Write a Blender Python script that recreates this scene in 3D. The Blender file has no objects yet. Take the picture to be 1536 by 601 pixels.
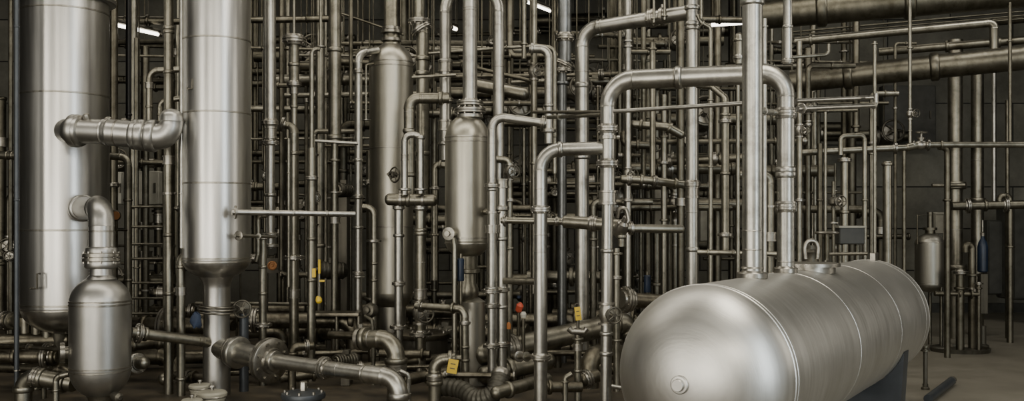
import bpy, math, random
from mathutils import Vector, Matrix
R_ = random.Random(7)
C = bpy.context.scene.collection
F, Y0, H = 1440.0, 327.0, 1.8           # focal length (px), horizon row, eye height
CEIL, BACK = 6.3, 18.4

# ------------------------------------------------------------------ helpers
def W(x, y, d):
    if y == 'f': z = 0.0
    elif y == 'c': z = CEIL - .02
    else: z = H - (y - Y0) * d / F
    return Vector(((x - 768) * d / F, d, z))

def px(r, d): return r * d / F
def vr(x, d, r): return r * d / F * math.cos(math.atan((x - 768) / F))

# ------------------------------------------------------------------ materials
def nt(name):
    m = bpy.data.materials.new(name); m.use_nodes = True
    t = m.node_tree; b = t.nodes['Principled BSDF']
    return m, t, b

def steel(name, c1, c2, rough=.32, stretch=(9, 9, .5), streak=.5, bump=.05, metal=1.0, scale=2.0, grime=0.0, gcol=(.05, .045, .03), rot=0.0):
    m, t, b = nt(name); N = t.nodes.new; L = t.links.new
    tc = N('ShaderNodeTexCoord'); mp = N('ShaderNodeMapping'); mp.inputs['Scale'].default_value = stretch; mp.vector_type = 'TEXTURE' if rot else 'POINT'
    mp.inputs['Rotation'].default_value = (0, 0, rot)
    if rot: mp.inputs['Scale'].default_value = [1 / q for q in stretch]
    L(tc.outputs['Object'], mp.inputs['Vector'])
    n1 = N('ShaderNodeTexNoise'); n1.inputs['Scale'].default_value = scale; n1.inputs['Detail'].default_value = 6
    L(mp.outputs['Vector'], n1.inputs['Vector'])
    n2 = N('ShaderNodeTexNoise'); n2.inputs['Scale'].default_value = 3.2; n2.inputs['Detail'].default_value = 8; n2.inputs['Roughness'].default_value = .65
    L(tc.outputs['Object'], n2.inputs['Vector'])
    mx = N('ShaderNodeMix'); mx.data_type = 'FLOAT'; mx.inputs['Factor'].default_value = streak
    L(n2.outputs['Fac'], mx.inputs[2]); L(n1.outputs['Fac'], mx.inputs[3])
    cr = N('ShaderNodeValToRGB'); cr.color_ramp.elements[0].position = .3; cr.color_ramp.elements[1].position = .72
    cr.color_ramp.elements[0].color = (*c1, 1); cr.color_ramp.elements[1].color = (*c2, 1)
    L(mx.outputs[0], cr.inputs['Fac'])
    col = cr.outputs['Color']
    if grime:
        n4 = N('ShaderNodeTexNoise'); n4.inputs['Scale'].default_value = 5.5; n4.inputs['Detail'].default_value = 9; n4.inputs['Roughness'].default_value = .72
        L(tc.outputs['Object'], n4.inputs['Vector'])
        r4 = N('ShaderNodeValToRGB'); r4.color_ramp.elements[0].position = .48; r4.color_ramp.elements[1].position = .66
        r4.color_ramp.elements[0].color = (0, 0, 0, 1); r4.color_ramp.elements[1].color = (grime, grime, grime, 1)
        L(n4.outputs['Fac'], r4.inputs['Fac'])
        m4 = N('ShaderNodeMix'); m4.data_type = 'RGBA'
        L(r4.outputs['Color'], m4.inputs['Factor']); L(col, m4.inputs['A']); m4.inputs['B'].default_value = (*gcol, 1)
        col = m4.outputs['Result']
    L(col, b.inputs['Base Color'])
    b.inputs['Metallic'].default_value = metal
    mr = N('ShaderNodeMapRange'); mr.inputs['To Min'].default_value = rough - .07; mr.inputs['To Max'].default_value = rough + .12
    L(mx.outputs[0], mr.inputs['Value']); L(mr.outputs['Result'], b.inputs['Roughness'])
    if bump:
        n3 = N('ShaderNodeTexNoise'); n3.inputs['Scale'].default_value = 14; n3.inputs['Detail'].default_value = 5
        L(mp.outputs['Vector'], n3.inputs['Vector'])
        bp = N('ShaderNodeBump'); bp.inputs['Strength'].default_value = bump; bp.inputs['Distance'].default_value = .02
        L(n3.outputs['Fac'], bp.inputs['Height']); L(bp.outputs['Normal'], b.inputs['Normal'])
    return m

def plain(name, c, rough=.5, metal=0.0, var=.35, emit=0):
    m, t, b = nt(name); N = t.nodes.new; L = t.links.new
    tc = N('ShaderNodeTexCoord'); n = N('ShaderNodeTexNoise'); n.inputs['Scale'].default_value = 6; n.inputs['Detail'].default_value = 7
    L(tc.outputs['Object'], n.inputs['Vector'])
    cr = N('ShaderNodeValToRGB'); cr.color_ramp.elements[0].position = .3; cr.color_ramp.elements[1].position = .75
    cr.color_ramp.elements[0].color = (*[v * (1 - var) for v in c], 1); cr.color_ramp.elements[1].color = (*c, 1)
    L(n.outputs['Fac'], cr.inputs['Fac']); L(cr.outputs['Color'], b.inputs['Base Color'])
    b.inputs['Roughness'].default_value = rough; b.inputs['Metallic'].default_value = metal
    if emit:
        b.inputs['Emission Color'].default_value = (*c, 1); b.inputs['Emission Strength'].default_value = emit
    return m

M = {}
M['column'] = steel('satin column steel', (.46, .45, .425), (.60, .59, .56), .29, streak=.75, bump=.02)
M['small'] = steel('satin vessel steel', (.37, .365, .34), (.50, .49, .46), .36, stretch=(3, 3, 1.5), streak=.4, bump=.03)
M['tank'] = steel('satin tank steel', (.52, .51, .475), (.66, .65, .61), .40, stretch=(1.2, 16, 1.2), streak=.55, bump=.045, rot=-.579)
M['olive'] = steel('olive toned vessel steel', (.34, .325, .27), (.47, .45, .385), .36, streak=.6, bump=.03)
M['dim'] = steel('dim shaded vessel steel', (.30, .29, .25), (.40, .385, .335), .38, streak=.6, bump=.03)
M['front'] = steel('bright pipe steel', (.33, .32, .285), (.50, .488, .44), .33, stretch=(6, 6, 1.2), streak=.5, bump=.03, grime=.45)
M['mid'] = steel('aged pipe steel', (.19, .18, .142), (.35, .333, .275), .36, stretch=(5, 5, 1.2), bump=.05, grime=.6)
M['back'] = steel('gloom toned pipe steel', (.10, .093, .07), (.23, .215, .17), .4, stretch=(5, 5, 1.4), bump=.06, grime=.75)  # darker steel for rear pipes: background gloom put into the base colour, plus grime
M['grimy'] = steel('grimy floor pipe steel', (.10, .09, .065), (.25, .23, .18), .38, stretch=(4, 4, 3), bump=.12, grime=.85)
M['far'] = steel('far gloom pipe steel', (.07, .065, .048), (.17, .16, .125), .42, stretch=(5, 5, 1.4), bump=.05, grime=.7)  # darkest step for the farthest pipes, shade of the depths painted in
M['bluish'] = steel('blue grey pipe steel', (.15, .16, .165), (.30, .31, .31), .36, stretch=(5, 5, 1.2), bump=.05, grime=.4)
M['flange'] = steel('flange steel', (.29, .275, .235), (.46, .44, .39), .34, stretch=(4, 4, 4), bump=.05, grime=.55)
M['dark'] = plain('dark painted metal', (.02, .021, .02), .45, .3)
M['slate'] = plain('slate painted steel', (.085, .095, .105), .42, .6)
M['black'] = plain('black painted rod', (.006, .006, .006), .4)
M['iron'] = steel('cast iron', (.06, .056, .045), (.16, .15, .12), .42, bump=.12, metal=.8)
M['yellow'] = plain('yellow tag plastic', (.75, .52, .04), .5, var=.3)
M['red'] = plain('red valve paint', (.62, .10, .05), .45)
M['orange'] = plain('orange painted fitting', (.55, .20, .05), .45)
M['copper'] = steel('copper gauge face', (.32, .13, .05), (.55, .28, .12), .4, bump=.1, metal=.6)
M['blue'] = plain('blue painted metal', (.014, .028, .06), .4, .1, var=.6)
M['navy'] = plain('slate blue cloth', (.03, .05, .10), .8, var=.6)
M['cream'] = plain('cream canister paint', (.42, .40, .32), .5, .2, var=.4)
M['panel'] = plain('grey beige cabinet paint', (.40, .385, .32), .55, .1, var=.35)
M['paneld'] = plain('dark grey cabinet paint', (.07, .07, .06), .5, .2, var=.5)
M['rubber'] = plain('ribbed hose rubber', (.10, .095, .075), .45, .5)
M['tube'] = plain('lit fluorescent tube', (1.0, .93, .80), .4, emit=9, var=.02)
M['white'] = plain('white valve cap', (.62, .60, .52), .5)

def wallmat(name, c1, c2, scale, sq=(1.6, .55)):
    m, t, b = nt(name); N = t.nodes.new; L = t.links.new
    tc = N('ShaderNodeTexCoord'); mp = N('ShaderNodeMapping'); mp.inputs['Rotation'].default_value = (math.pi / 2, 0, 0)
    L(tc.outputs['Object'], mp.inputs['Vector'])
    br = N('ShaderNodeTexBrick'); br.inputs['Scale'].default_value = 1.0
    br.inputs['Brick Width'].default_value = sq[0]; br.inputs['Row Height'].default_value = sq[1]; br.inputs['Mortar Size'].default_value = .012
    br.inputs['Color1'].default_value = (*c1, 1); br.inputs['Color2'].default_value = (*c2, 1); br.inputs['Mortar'].default_value = (.008, .008, .006, 1)
    L(mp.outputs['Vector'], br.inputs['Vector'])
    n = N('ShaderNodeTexNoise'); n.inputs['Scale'].default_value = scale; n.inputs['Detail'].default_value = 9; n.inputs['Roughness'].default_value = .7
    L(tc.outputs['Object'], n.inputs['Vector'])
    mx = N('ShaderNodeMix'); mx.data_type = 'RGBA'; mx.blend_type = 'MULTIPLY'; mx.inputs['Factor'].default_value = .85
    cr = N('ShaderNodeValToRGB'); cr.color_ramp.elements[0].position = .3; cr.color_ramp.elements[0].color = (.25, .25, .22, 1); cr.color_ramp.elements[1].position = .75
    L(n.outputs['Fac'], cr.inputs['Fac']); L(br.outputs['Color'], mx.inputs['A']); L(cr.outputs['Color'], mx.inputs['B'])
    L(mx.outputs['Result'], b.inputs['Base Color']); b.inputs['Roughness'].default_value = .75
    return m

def floormat():
    m, t, b = nt('stained concrete floor'); N = t.nodes.new; L = t.links.new
    tc = N('ShaderNodeTexCoord')
    n = N('ShaderNodeTexNoise'); n.inputs['Scale'].default_value = 1.3; n.inputs['Detail'].default_value = 10; n.inputs['Roughness'].default_value = .7
    L(tc.outputs['Object'], n.inputs['Vector'])
    cr = N('ShaderNodeValToRGB'); e = cr.color_ramp.elements
    e[0].position = .3; e[0].color = (.115, .105, .08, 1); e[1].position = .7; e[1].color = (.21, .195, .155, 1)
    L(n.outputs['Fac'], cr.inputs['Fac'])
    n2 = N('ShaderNodeTexNoise'); n2.inputs['Scale'].default_value = 2.6; n2.inputs['Detail'].default_value = 8
    L(tc.outputs['Object'], n2.inputs['Vector'])
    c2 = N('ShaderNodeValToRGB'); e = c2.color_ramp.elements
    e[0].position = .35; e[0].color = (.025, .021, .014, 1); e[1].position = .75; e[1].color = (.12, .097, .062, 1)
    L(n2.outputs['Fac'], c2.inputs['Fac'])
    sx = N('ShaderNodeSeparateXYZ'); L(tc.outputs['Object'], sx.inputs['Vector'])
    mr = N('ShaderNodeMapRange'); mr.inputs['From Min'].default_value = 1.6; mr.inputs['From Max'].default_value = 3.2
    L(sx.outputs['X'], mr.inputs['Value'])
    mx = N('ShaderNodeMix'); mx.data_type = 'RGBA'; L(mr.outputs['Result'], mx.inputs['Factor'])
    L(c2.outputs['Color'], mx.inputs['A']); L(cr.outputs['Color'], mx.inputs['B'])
    L(mx.outputs['Result'], b.inputs['Base Color'])
    r2 = N('ShaderNodeMapRange'); r2.inputs['To Min'].default_value = .4; r2.inputs['To Max'].default_value = .75
    L(n.outputs['Fac'], r2.inputs['Value']); L(r2.outputs['Result'], b.inputs['Roughness'])
    bp = N('ShaderNodeBump'); bp.inputs['Strength'].default_value = .15; L(n2.outputs['Fac'], bp.inputs['Height']); L(bp.outputs['Normal'], b.inputs['Normal'])
    return m

# ------------------------------------------------------------------ mesh building
def link(name, v, f, mat, parent=None, origin=Vector((0, 0, 0)), ang=35):
    me = bpy.data.meshes.new(name)
    me.from_pydata([Vector(p) - origin for p in v], [], f)
    me.update()
    for p in me.polygons: p.use_smooth = True
    me.set_sharp_from_angle(angle=math.radians(ang))
    me.materials.append(M[mat] if isinstance(mat, str) else mat)
    o = bpy.data.objects.new(name, me); C.objects.link(o)
    if parent is not None: o.parent = parent
    else: o.location = origin
    return o

def frame(t):
    t = t.normalized(); a = Vector((0, 0, 1)) if abs(t.z) < .9 else Vector((0, 1, 0))
    u = a.cross(t).normalized(); return u, t.cross(u).normalized()

def tube(path, rad, seg=16, caps=(True, True)):
    n = len(path); v = []; f = []; u = None
    for i, p in enumerate(path):
        t = (path[min(i + 1, n - 1)] - path[max(i - 1, 0)])
        if t.length < 1e-9: t = (path[n - 1] - path[0])
        t.normalize()
        if u is None: u, w = frame(t)
        else:
            u = (u - t * u.dot(t))
            if u.length < 1e-3: u = frame(t)[0]
            u.normalize(); w = t.cross(u).normalized()
        r = rad[i] if isinstance(rad, (list, tuple)) else rad
        for k in range(seg):
            a = 2 * math.pi * k / seg
            v.append(p + (u * math.cos(a) + w * math.sin(a)) * r)
    for i in range(n - 1):
        for k in range(seg):
            a, b = i * seg + k, i * seg + (k + 1) % seg
            f.append((a, b, b + seg, a + seg))
    if caps[0]: f.append(tuple(range(seg - 1, -1, -1)))
    if caps[1]: f.append(tuple(range((n - 1) * seg, n * seg)))
    return v, f

def lathe(o, ax, prof, seg=28):
    """solid of revolution about axis AX through O: profile of (radius, distance along the axis), closed by caps"""
    ax = ax.normalized(); u, w = frame(ax); v = []; f = []
    for r, s in prof:
        r = max(r, 1e-4)
        for k in range(seg):
            a = 2 * math.pi * k / seg
            v.append(o + ax * s + (u * math.cos(a) + w * math.sin(a)) * r)
    for i in range(len(prof) - 1):
        for k in range(seg):
            a, b = i * seg + k, i * seg + (k + 1) % seg
            f.append((a, b, b + seg, a + seg))
    f.append(tuple(range(seg - 1, -1, -1))); f.append(tuple(range((len(prof) - 1) * seg, len(prof) * seg)))
    return v, f

def torus(o, ax, R, r, seg=24, ms=8):
    ax = ax.normalized(); u, w = frame(ax); v = []; f = []
    for i in range(seg):
        a = 2 * math.pi * i / seg; rad = u * math.cos(a) + w * math.sin(a)
        for k in range(ms):
            b = 2 * math.pi * k / ms
            v.append(o + rad * (R + r * math.cos(b)) + ax * r * math.sin(b))
    for i in range(seg):
        for k in range(ms):
            j = (i + 1) % seg; l = (k + 1) % ms
            f.append((i * ms + k, j * ms + k, j * ms + l, i * ms + l))
    return v, f

def box(c, s, rz=0, bev=0.0):
    """box with chamfered vertical edges"""
    x, y, z = s[0] / 2, s[1] / 2, s[2] / 2; b = bev or min(x, y, z) * .12
    ring = [(x - b, -y), (x, -y + b), (x, y - b), (x - b, y), (-x + b, y), (-x, y - b), (-x, -y + b), (-x + b, -y)]
    v = []; f = []
    for zz, k in ((-z, 1 - b / max(x, y)), (-z + b, 1), (z - b, 1), (z, 1 - b / max(x, y))):
        for a, d in ring:
            a2, d2 = a * k, d * k
            v.append(Vector(c) + Vector((a2 * math.cos(rz) - d2 * math.sin(rz), a2 * math.sin(rz) + d2 * math.cos(rz), zz)))
    for i in range(3):
        for k in range(8):
            a, e = i * 8 + k, i * 8 + (k + 1) % 8
            f.append((a, e, e + 8, a + 8))
    f.append(tuple(range(7, -1, -1))); f.append(tuple(range(24, 32)))
    return v, f

def merge(*parts):
    v = []; f = []
    for a, b in parts:
        n = len(v); v += list(a); f += [tuple(i + n for i in q) for q in b]
    return v, f

LABELS = {}; SEGS = []
def tag(o, label, cat, group=None):
    o['label'] = label; o['category'] = cat
    if group: o['group'] = group
    LABELS.setdefault(label, []).append(o.name)
    return o

def thing(name, label, cat, loc, group=None):
    o = bpy.data.objects.new(name, None); C.objects.link(o); o.empty_display_size = .1
    o.location = loc; return tag(o, label, cat, group)

def part(root, name, vf, mat, parent=None, ang=35):
    return link(name, vf[0], vf[1], mat, parent or root, Vector(root.location), ang)

# ------------------------------------------------------------------ fittings on a pipe
def wheel_mesh(c, ax, R):
    ax = ax.normalized(); u, w = frame(ax)
    p = [torus(c, ax, R, R * .12, 22, 7), lathe(c - ax * R * .15, ax, [(R * .22, 0), (R * .22, R * .3)], 10)]
    for k in range(5):
        a = 2 * math.pi * k / 5; d = u * math.cos(a) + w * math.sin(a)
        p.append(tube([c + d * R * .1, c + d * R * .98], R * .075, 6))
    return merge(*p)

def fitting(root, k, p, t, r, rpx, mat, sc=1.0, face=None):
    seg = 28 if rpx > 7 else 18
    if k == 'F':
        Rr = r * 1.62 * sc; w = r * .34
        fl = part(root, 'flange', lathe(p - t * w, t, [(r * 1.12, -w * .9), (r * 1.2, -w * .1), (Rr * .97, 0), (Rr, w * .12), (Rr, w * .84), (Rr * .97, w * .9), (r * 1.3, w * .92), (r * 1.3, w * 1.08), (Rr * .97, w * 1.1), (Rr, w * 1.16), (Rr, w * 1.88), (Rr * .97, w * 2), (r * 1.2, w * 2.1), (r * 1.12, w * 2.9)], seg), 'flange')
        if rpx * 1.62 * sc > 13:
            u, v = frame(t)
            for i in range(8):
                a = 2 * math.pi * (i + .5) / 8; c = p + (u * math.cos(a) + v * math.sin(a)) * (r * 1.2 + Rr) / 2
                br = (Rr - r) * .17
                part(root, 'bolt', lathe(c - t * w * 1.45, t, [(br, 0), (br, w * .5), (br * .6, w * .52), (br * .6, w * 2.38), (br, w * 2.4), (br, w * 2.9)], 6), 'flange', fl)
    elif k == 'f':
        Rr = r * 1.6 * sc; w = r * .3
        part(root, 'flange', lathe(p - t * w, t, [(r * 1.05, -w * .6), (r * 1.15, 0), (Rr * .96, 0), (Rr, w * .25), (Rr, w * 1.75), (Rr * .96, w * 2), (r * 1.15, w * 2), (r * 1.05, w * 2.6)], seg), 'flange')
    elif k == 'C':
        Rr = r * 1.2 * sc; w = r * .3
        part(root, 'collar', lathe(p - t * w, t, [(r * 1.0, -w * .3), (Rr * .96, 0), (Rr, w * .3), (Rr, w * 1.7), (Rr * .96, w * 2), (r, w * 2.3)], seg), mat)
    elif k == 'S':
        w = r * .09
        part(root, 'weld_seam', lathe(p - t * w, t, [(r * .99, 0), (r * 1.035 * sc, w * .5), (r * 1.035 * sc, w * 1.5), (r * .99, w * 2)], seg), 'flange')
    elif k == 'K':
        Rr = r * 1.26 * sc; w = r * .26
        cl = part(root, 'clamp', lathe(p - t * w, t, [(r * 1.01, 0), (Rr, w * .15), (Rr, w * 1.85), (r * 1.01, w * 2)], seg), 'flange')
        sd = Vector((1, 0, 0)) if abs(t.x) < .7 else Vector((0, 0, 1))
        part(root, 'clamp_lug', lathe(p + sd * Rr * .9, sd, [(w * 1.1, 0), (w * 1.1, r * .5), (w * .7, r * .55)], 8), 'flange', cl)
    elif k == 'G':
        Rr = r * 1.2 * sc; w = r * .95
        part(root, 'coupling', lathe(p - t * w, t, [(r * 1.0, -.02 * r), (Rr * 1.1, 0), (Rr * 1.1, w * .3), (Rr, w * .34), (Rr, w * 1.66), (Rr * 1.1, w * 1.7), (Rr * 1.1, w * 2), (r, w * 2.02)], seg), 'flange')
    elif k in 'VH':
        b = r * 1.65 * sc
        vb = part(root, 'valve', lathe(p - t * b * 1.5, t, [(r * 1.5, 0), (r * 1.5, b * .25), (r * 1.05, b * .3), (r * 1.15, b * .6), (b * .98, b * 1.1), (b, b * 1.5), (b * .98, b * 1.9), (r * 1.15, b * 2.4), (r * 1.05, b * 2.7), (r * 1.5, b * 2.75), (r * 1.5, b * 3)], seg), 'iron' if mat in ('grimy', 'back', 'far') else 'flange')
        fa = (face or Vector((.35, -1, .15))); fa = (fa - t * fa.dot(t)).normalized()
        part(root, 'valve_stem', lathe(p, fa, [(b * .55, 0), (b * .55, b * 1.2), (b * .8, b * 1.25), (b * .8, b * 1.5), (b * .25, b * 1.55), (b * .2, b * 2.6)], 14), 'flange', vb)
        if k == 'V': part(root, 'handwheel', wheel_mesh(p + fa * b * 2.45, fa, b * 1.05), 'iron', vb)
        else:
            q = p + fa * b * 2.3; u, v = frame(fa)
            part(root, 'lever_handle', tube([q - v * b * .2, q + v * b * .6 + fa * b * .3, q + v * b * 2.1 + fa * b * .3], [b * .3, b * .25, b * .2], 8), 'flange', vb)

def run(name, label, cat, pts, r, d=None, bend=2.4, fit=(), mat=None, group=None, seg=None, dome=(0, 0), world=False, extra=None):
    """a pipe run: points (x, y[, depth]) in photo pixels turned into world points; rounded elbows at the corners"""
    P = [];  D = []
    for p in pts:
        if world: P.append(Vector(p)); D.append(p[1])
        else:
            dd = p[2] if len(p) > 2 else d
            P.append(W(p[0], p[1], dd)); D.append(dd)
    if not world and pts[-1][0] == 1560:             # runs on to the side wall
        v = P[-1] - P[-2]; P[-1] = P[-2] + v * ((12.7 - P[-2].x) / v.x)
    if not world and pts[0][0] in (-30, -40):
        v = P[0] - P[1]; P[0] = P[1] + v * ((-12.7 - P[1].x) / v.x)
    n = len(P) - 1
    rp = list(r) if isinstance(r, (list, tuple)) else [r] * n
    rw = [q * (D[0] if not isinstance(r, (list, tuple)) else D[i]) / F for i, q in enumerate(rp)]
    dm = sum(D) / len(D)
    if mat is None: mat = 'front' if dm < 10.35 else 'mid' if dm < 11.7 else 'back'  # deeper runs get darker steel, so the rear gloom is partly in the colour
    if seg is None: seg = 28 if max(rp) > 9 else 18 if max(rp) > 4 else 12
    cut = [0.0] * (n + 1); Rb = [0.0] * (n + 1)
    for i in range(1, n):
        a, b = (P[i - 1] - P[i]), (P[i + 1] - P[i]); th = a.angle(b)
        if math.pi - th < .06: continue
        bb = bend[i - 1] if isinstance(bend, (list, tuple)) else bend
        want = bb * max(rw[i - 1], rw[i]) / math.tan(th / 2)
        lim = min(a.length * (.49 if i > 1 else .98), b.length * (.49 if i < n - 1 else .98))
        cut[i] = min(want, lim); Rb[i] = cut[i] * math.tan(th / 2)
    low = min(P, key=lambda q: q.z)
    for i in range(n): SEGS.append((P[i], P[i + 1], rw[i]))
    pieces = []
    for i in range(n):
        t = (P[i + 1] - P[i]).normalized(); a = P[i] + t * cut[i]; b = P[i + 1] - t * cut[i + 1]
        if (b - a).length < 1e-4: continue
        path = [a, b]; rad = [rw[i], rw[i]]
        if i == 0 and dome[0]:
            path = [a - t * rw[0] * .8 * math.cos(x) for x in (.05, .5, .9, 1.25)] + path
            rad = [rw[0] * math.sin(x) for x in (.05, .5, .9, 1.25)] + rad
        if i == n - 1 and dome[1]:
            path += [b + t * rw[i] * .8 * math.cos(x) for x in (1.25, .9, .5, .05)]
            rad += [rw[i] * math.sin(x) for x in (1.25, .9, .5, .05)]
        pieces.append(('pipe_section', tube(path, rad, seg)))
        if i < n - 1 and cut[i + 1] > 0:
            a = P[i + 1] - t * cut[i + 1]; t2 = (P[i + 2] - P[i + 1]).normalized(); b = P[i + 1] + t2 * cut[i + 1]
            m = 9 if max(rp) > 5 else 6; path = []; rad = []
            bis = ((a + b) / 2 - P[i + 1]).normalized(); th = (P[i] - P[i + 1]).angle(P[i + 2] - P[i + 1])
            cen = P[i + 1] + bis * (Rb[i + 1] / math.sin(th / 2))
            q0 = (a - cen); q1 = (b - cen); om = q0.angle(q1)
            for j in range(m + 1):
                s = j / m
                path.append(cen + (q0 * math.sin((1 - s) * om) + q1 * math.sin(s * om)) / math.sin(om))
                rad.append((rw[i] * (1 - s) + rw[i + 1] * s) * 1.015)
            # lips at both welds of the elbow
            L = rw[i] * .12
            path = [path[0] - t * L * 1.08, path[0] - t * L] + path + [path[-1] + t2 * L, path[-1] + t2 * L * 1.08]
            rad = [rad[0] * .985, rad[0] * 1.05] + rad + [rad[-1] * 1.05, rad[-1] * .985]
            pieces.append(('elbow', tube(path, rad, seg)))
    if len(pieces) == 1 and not fit and not extra:
        o = link(name, pieces[0][1][0], pieces[0][1][1], mat, None, low)
        return tag(o, label, cat, group)
    root = thing(name, label, cat, low, group)
    for nm, vf in pieces: part(root, nm, vf, mat)
    # fittings: nearest place on the photo-plane polyline
    def pr(q): return Vector((768 + F * q.x / q.y, Y0 - F * (q.z - H) / q.y))
    for ft in fit:
        k, fx, fy = ft[0], ft[1], ft[2]; sc = ft[3] if len(ft) > 3 else 1.0; best = None
        for i in range(n):
            a, b = pr(P[i]), pr(P[i + 1]); dv = b - a
            s = max(0, min(1, (Vector((fx, fy)) - a).dot(dv) / max(dv.length_squared, 1e-9)))
            e = (a + dv * s - Vector((fx, fy))).length
            if best is None or e < best[0]: best = (e, i, s)
        _, i, s = best
        A, B = P[i], P[i + 1]; s3 = s * A.y / (B.y + s * (A.y - B.y)) if abs(A.y - B.y) > 1e-6 else s
        q = A + (B - A) * s3
        fitting(root, k, q, (B - A).normalized(), rw[i], rp[i] if isinstance(r, (list, tuple)) else rp[0], mat, sc, ft[4] if len(ft) > 4 else None)
    if extra: extra(root)
    return root

# ------------------------------------------------------------------ upright vessels
def head_prof(r, h, n=10, up=True):
    return [(r * math.cos(a), h * math.sin(a)) for a in [math.pi / 2 * i / n for i in range(n + 1)]]

def vessel(name, label, cat, x, d, rpx, top, shell_top, shell_bot, bot, seams=(), mat='column', dtop=None):
    r = vr(x, d, rpx); base = W(x, 'f', d); root = thing(name, label, cat, base)
    zf = lambda y: H - (y - Y0) * (d - r * .8) / F
    zc = lambda y: (CEIL - .02) if y == 'c' else H - (y - Y0) * d / F
    up = Vector((0, 0, 1)); o = lambda z: Vector((base.x, base.y, z))
    zb = zf(shell_bot); zt = zc('c') if shell_top == 'c' else zf(shell_top)
    part(root, 'shell', lathe(o(0), up, [(r, zb), (r, zt)], 56), mat)
    if top is not None:
        h = zc(top) - zt
        part(root, 'top_head', lathe(o(zt), up, head_prof(r, h), 56), mat)
    h = zb - zc(bot)
    part(root, 'bottom_head', lathe(o(zb), Vector((0, 0, -1)), head_prof(r, h), 56), mat)
    for y in seams:
        z = zf(y); w = .007 + r * .009
        part(root, 'weld_seam', lathe(o(z - w), up, [(r * .995, 0), (r + .5 * w, .3 * w), (r + .5 * w, 1.7 * w), (r * .995, 2 * w)], 56), 'flange')
    return root, r, o, zc, zf

def seg_part(root, name, x, d, prof, mat, parent=None, seg=32):
    """turned part about a vertical axis: profile of (px radius, px row)"""
    b = W(x, 'f', d)
    pr = [(px(rr, d), 0.0 if y == 'f' else CEIL - .02 if y == 'c' else H - (y - Y0) * d / F) for rr, y in prof]
    pr.sort(key=lambda q: q[1]) if False else None
    if pr[0][1] > pr[-1][1]: pr = pr[::-1]
    return part(root, name, lathe(Vector((b.x, b.y, 0)), Vector((0, 0, 1)), pr, seg), mat, parent)

def latch(root, x, y, d, s=10):
    a = W(x, y - s, d); b = W(x, y + s, d); n = Vector((0, -.06, 0))
    u = Vector((-px(s * .9, d), 0, 0))
    part(root, 'latch_handle', tube([a, a + n, b + n, b + n + u, b + u], px(1.6, d), 8), 'iron')

# ================================================================== SETTING
def struct(name, vf, mat):
    o = link(name, vf[0], vf[1], mat); o['kind'] = 'structure'; return o
def quad(a, b, c, d): return [Vector(a), Vector(b), Vector(c), Vector(d)], [(0, 1, 2, 3)]
M['wallb'] = wallmat('dark block wall', (.26, .255, .21), (.17, .165, .138), 1.1, (2.4, .8))
M['walls'] = wallmat('dark side wall', (.045, .044, .036), (.03, .03, .025), 1.1, (2.4, .8))
M['ceil'] = plain('dark ceiling deck', (.03, .03, .024), .8, var=.6)
struct('floor', box((0, 8.2, -.05), (26, 24.4, .1), bev=.002), floormat())
struct('wall_back', box((0, BACK + .1, CEIL / 2), (26, .2, CEIL), bev=.002), 'wallb')
struct('wall_left', box((-12.9, 11.5, CEIL / 2), (.2, 14, CEIL), bev=.002), 'walls')
struct('wall_right', box((12.9, 11.5, CEIL / 2), (.2, 14, CEIL), bev=.002), 'walls')
struct('ceiling', box((0, 11.5, CEIL + .06), (26, 14, .12), bev=.002), 'ceil')
struct('baseboard_back', box((6.4, BACK - .04, .09), (7.5, .08, .18)), 'paneld')
for i, yy in enumerate((9.0, 12.0, 15.0)):
    v, f = merge(box((0, yy, CEIL - .04), (25.6, .22, .04)), box((0, yy, CEIL - .22), (25.6, .03, .34)), box((0, yy, CEIL - .4), (25.6, .2, .03)))
    struct('trim_%d' % (i + 1), (v, f), 'dark')

# ================================================================== VESSELS
# tall left column
root, r, o, zc, zf = vessel('distillation_tower', 'widest tall satin steel column, seams around it, elbow pipe leaving its lower front', 'column', 98, 10.2, 68, None, 'c', 463, 500, (10, 138, 345, 459, 466))
col1 = root
seg_part(root, 'outlet_nozzle', 90, 10.2, [(15, 494), (13, 500), (13, 548), (20, 549), (20, 556)], 'mid')
for lx in (38, 55, 71, 128): seg_part(root, 'support_leg', lx, 10.15, [(8, 476), (8, 585), (13, 585), (13, 'f')], 'mid')
latch(root, 60, 421, 9.72, 11)
seg_part(root, 'top_band', 98, 10.2, [(69, 5), (71, 4), (71, -1), (69, -2)], 'column', seg=56)

# second column
root, r, o, zc, zf = vessel('distillation_tower', 'narrower tall satin steel column standing on a boot pipe with wire rings', 'column', 325, 9.8, 52, None, 'c', 390, 419, (55, 167, 274, 388, 393))
latch(root, 291, 127, 9.55, 7)
seg_part(root, 'neck', 325, 9.8, [(27, 412), (21, 424), (20, 432), (20, 458)], 'column')
seg_part(root, 'boot_pipe', 325, 9.8, [(20, 455), (19, 470), (19, 500), (20, 512), (20, 'f')], 'small')
for yy, rr in ((459, 25), (463, 27), (468, 25)):
    part(root, 'wire_ring', torus(W(325, yy, 9.8), Vector((.05, 0, 1)), px(rr, 9.8), px(1.5, 9.8), 30, 8), 'flange')
part(root, 'stub_branch', lathe(W(325, 522, 9.8), Vector((.93, -.2, -.12)), [(px(17, 9.8), 0), (px(16, 9.8), .16)], 26), 'small')

# slender reactor behind
root, r, o, zc, zf = vessel('reactor_vessel', 'slender domed vessel beside the tall looping pipes, dim lower half', 'vessel', 587, 12.0, 33, 64, 93, 440, 466, (90, 97, 221, 340), 'olive')
seg_part(root, 'neck', 587, 12.0, [(16, 70), (12, 64), (12, 44), (11, 42), (11, 'c')], 'mid')
for yy, rr in ((60, 15), (48, 16), (43, 14)): seg_part(root, 'flange', 587, 12.0, [(rr, yy - 2), (rr, yy + 2)], 'flange')
seg_part(root, 'skirt', 587, 12.0, [(22, 455), (22, 'f')], 'dim')

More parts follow.
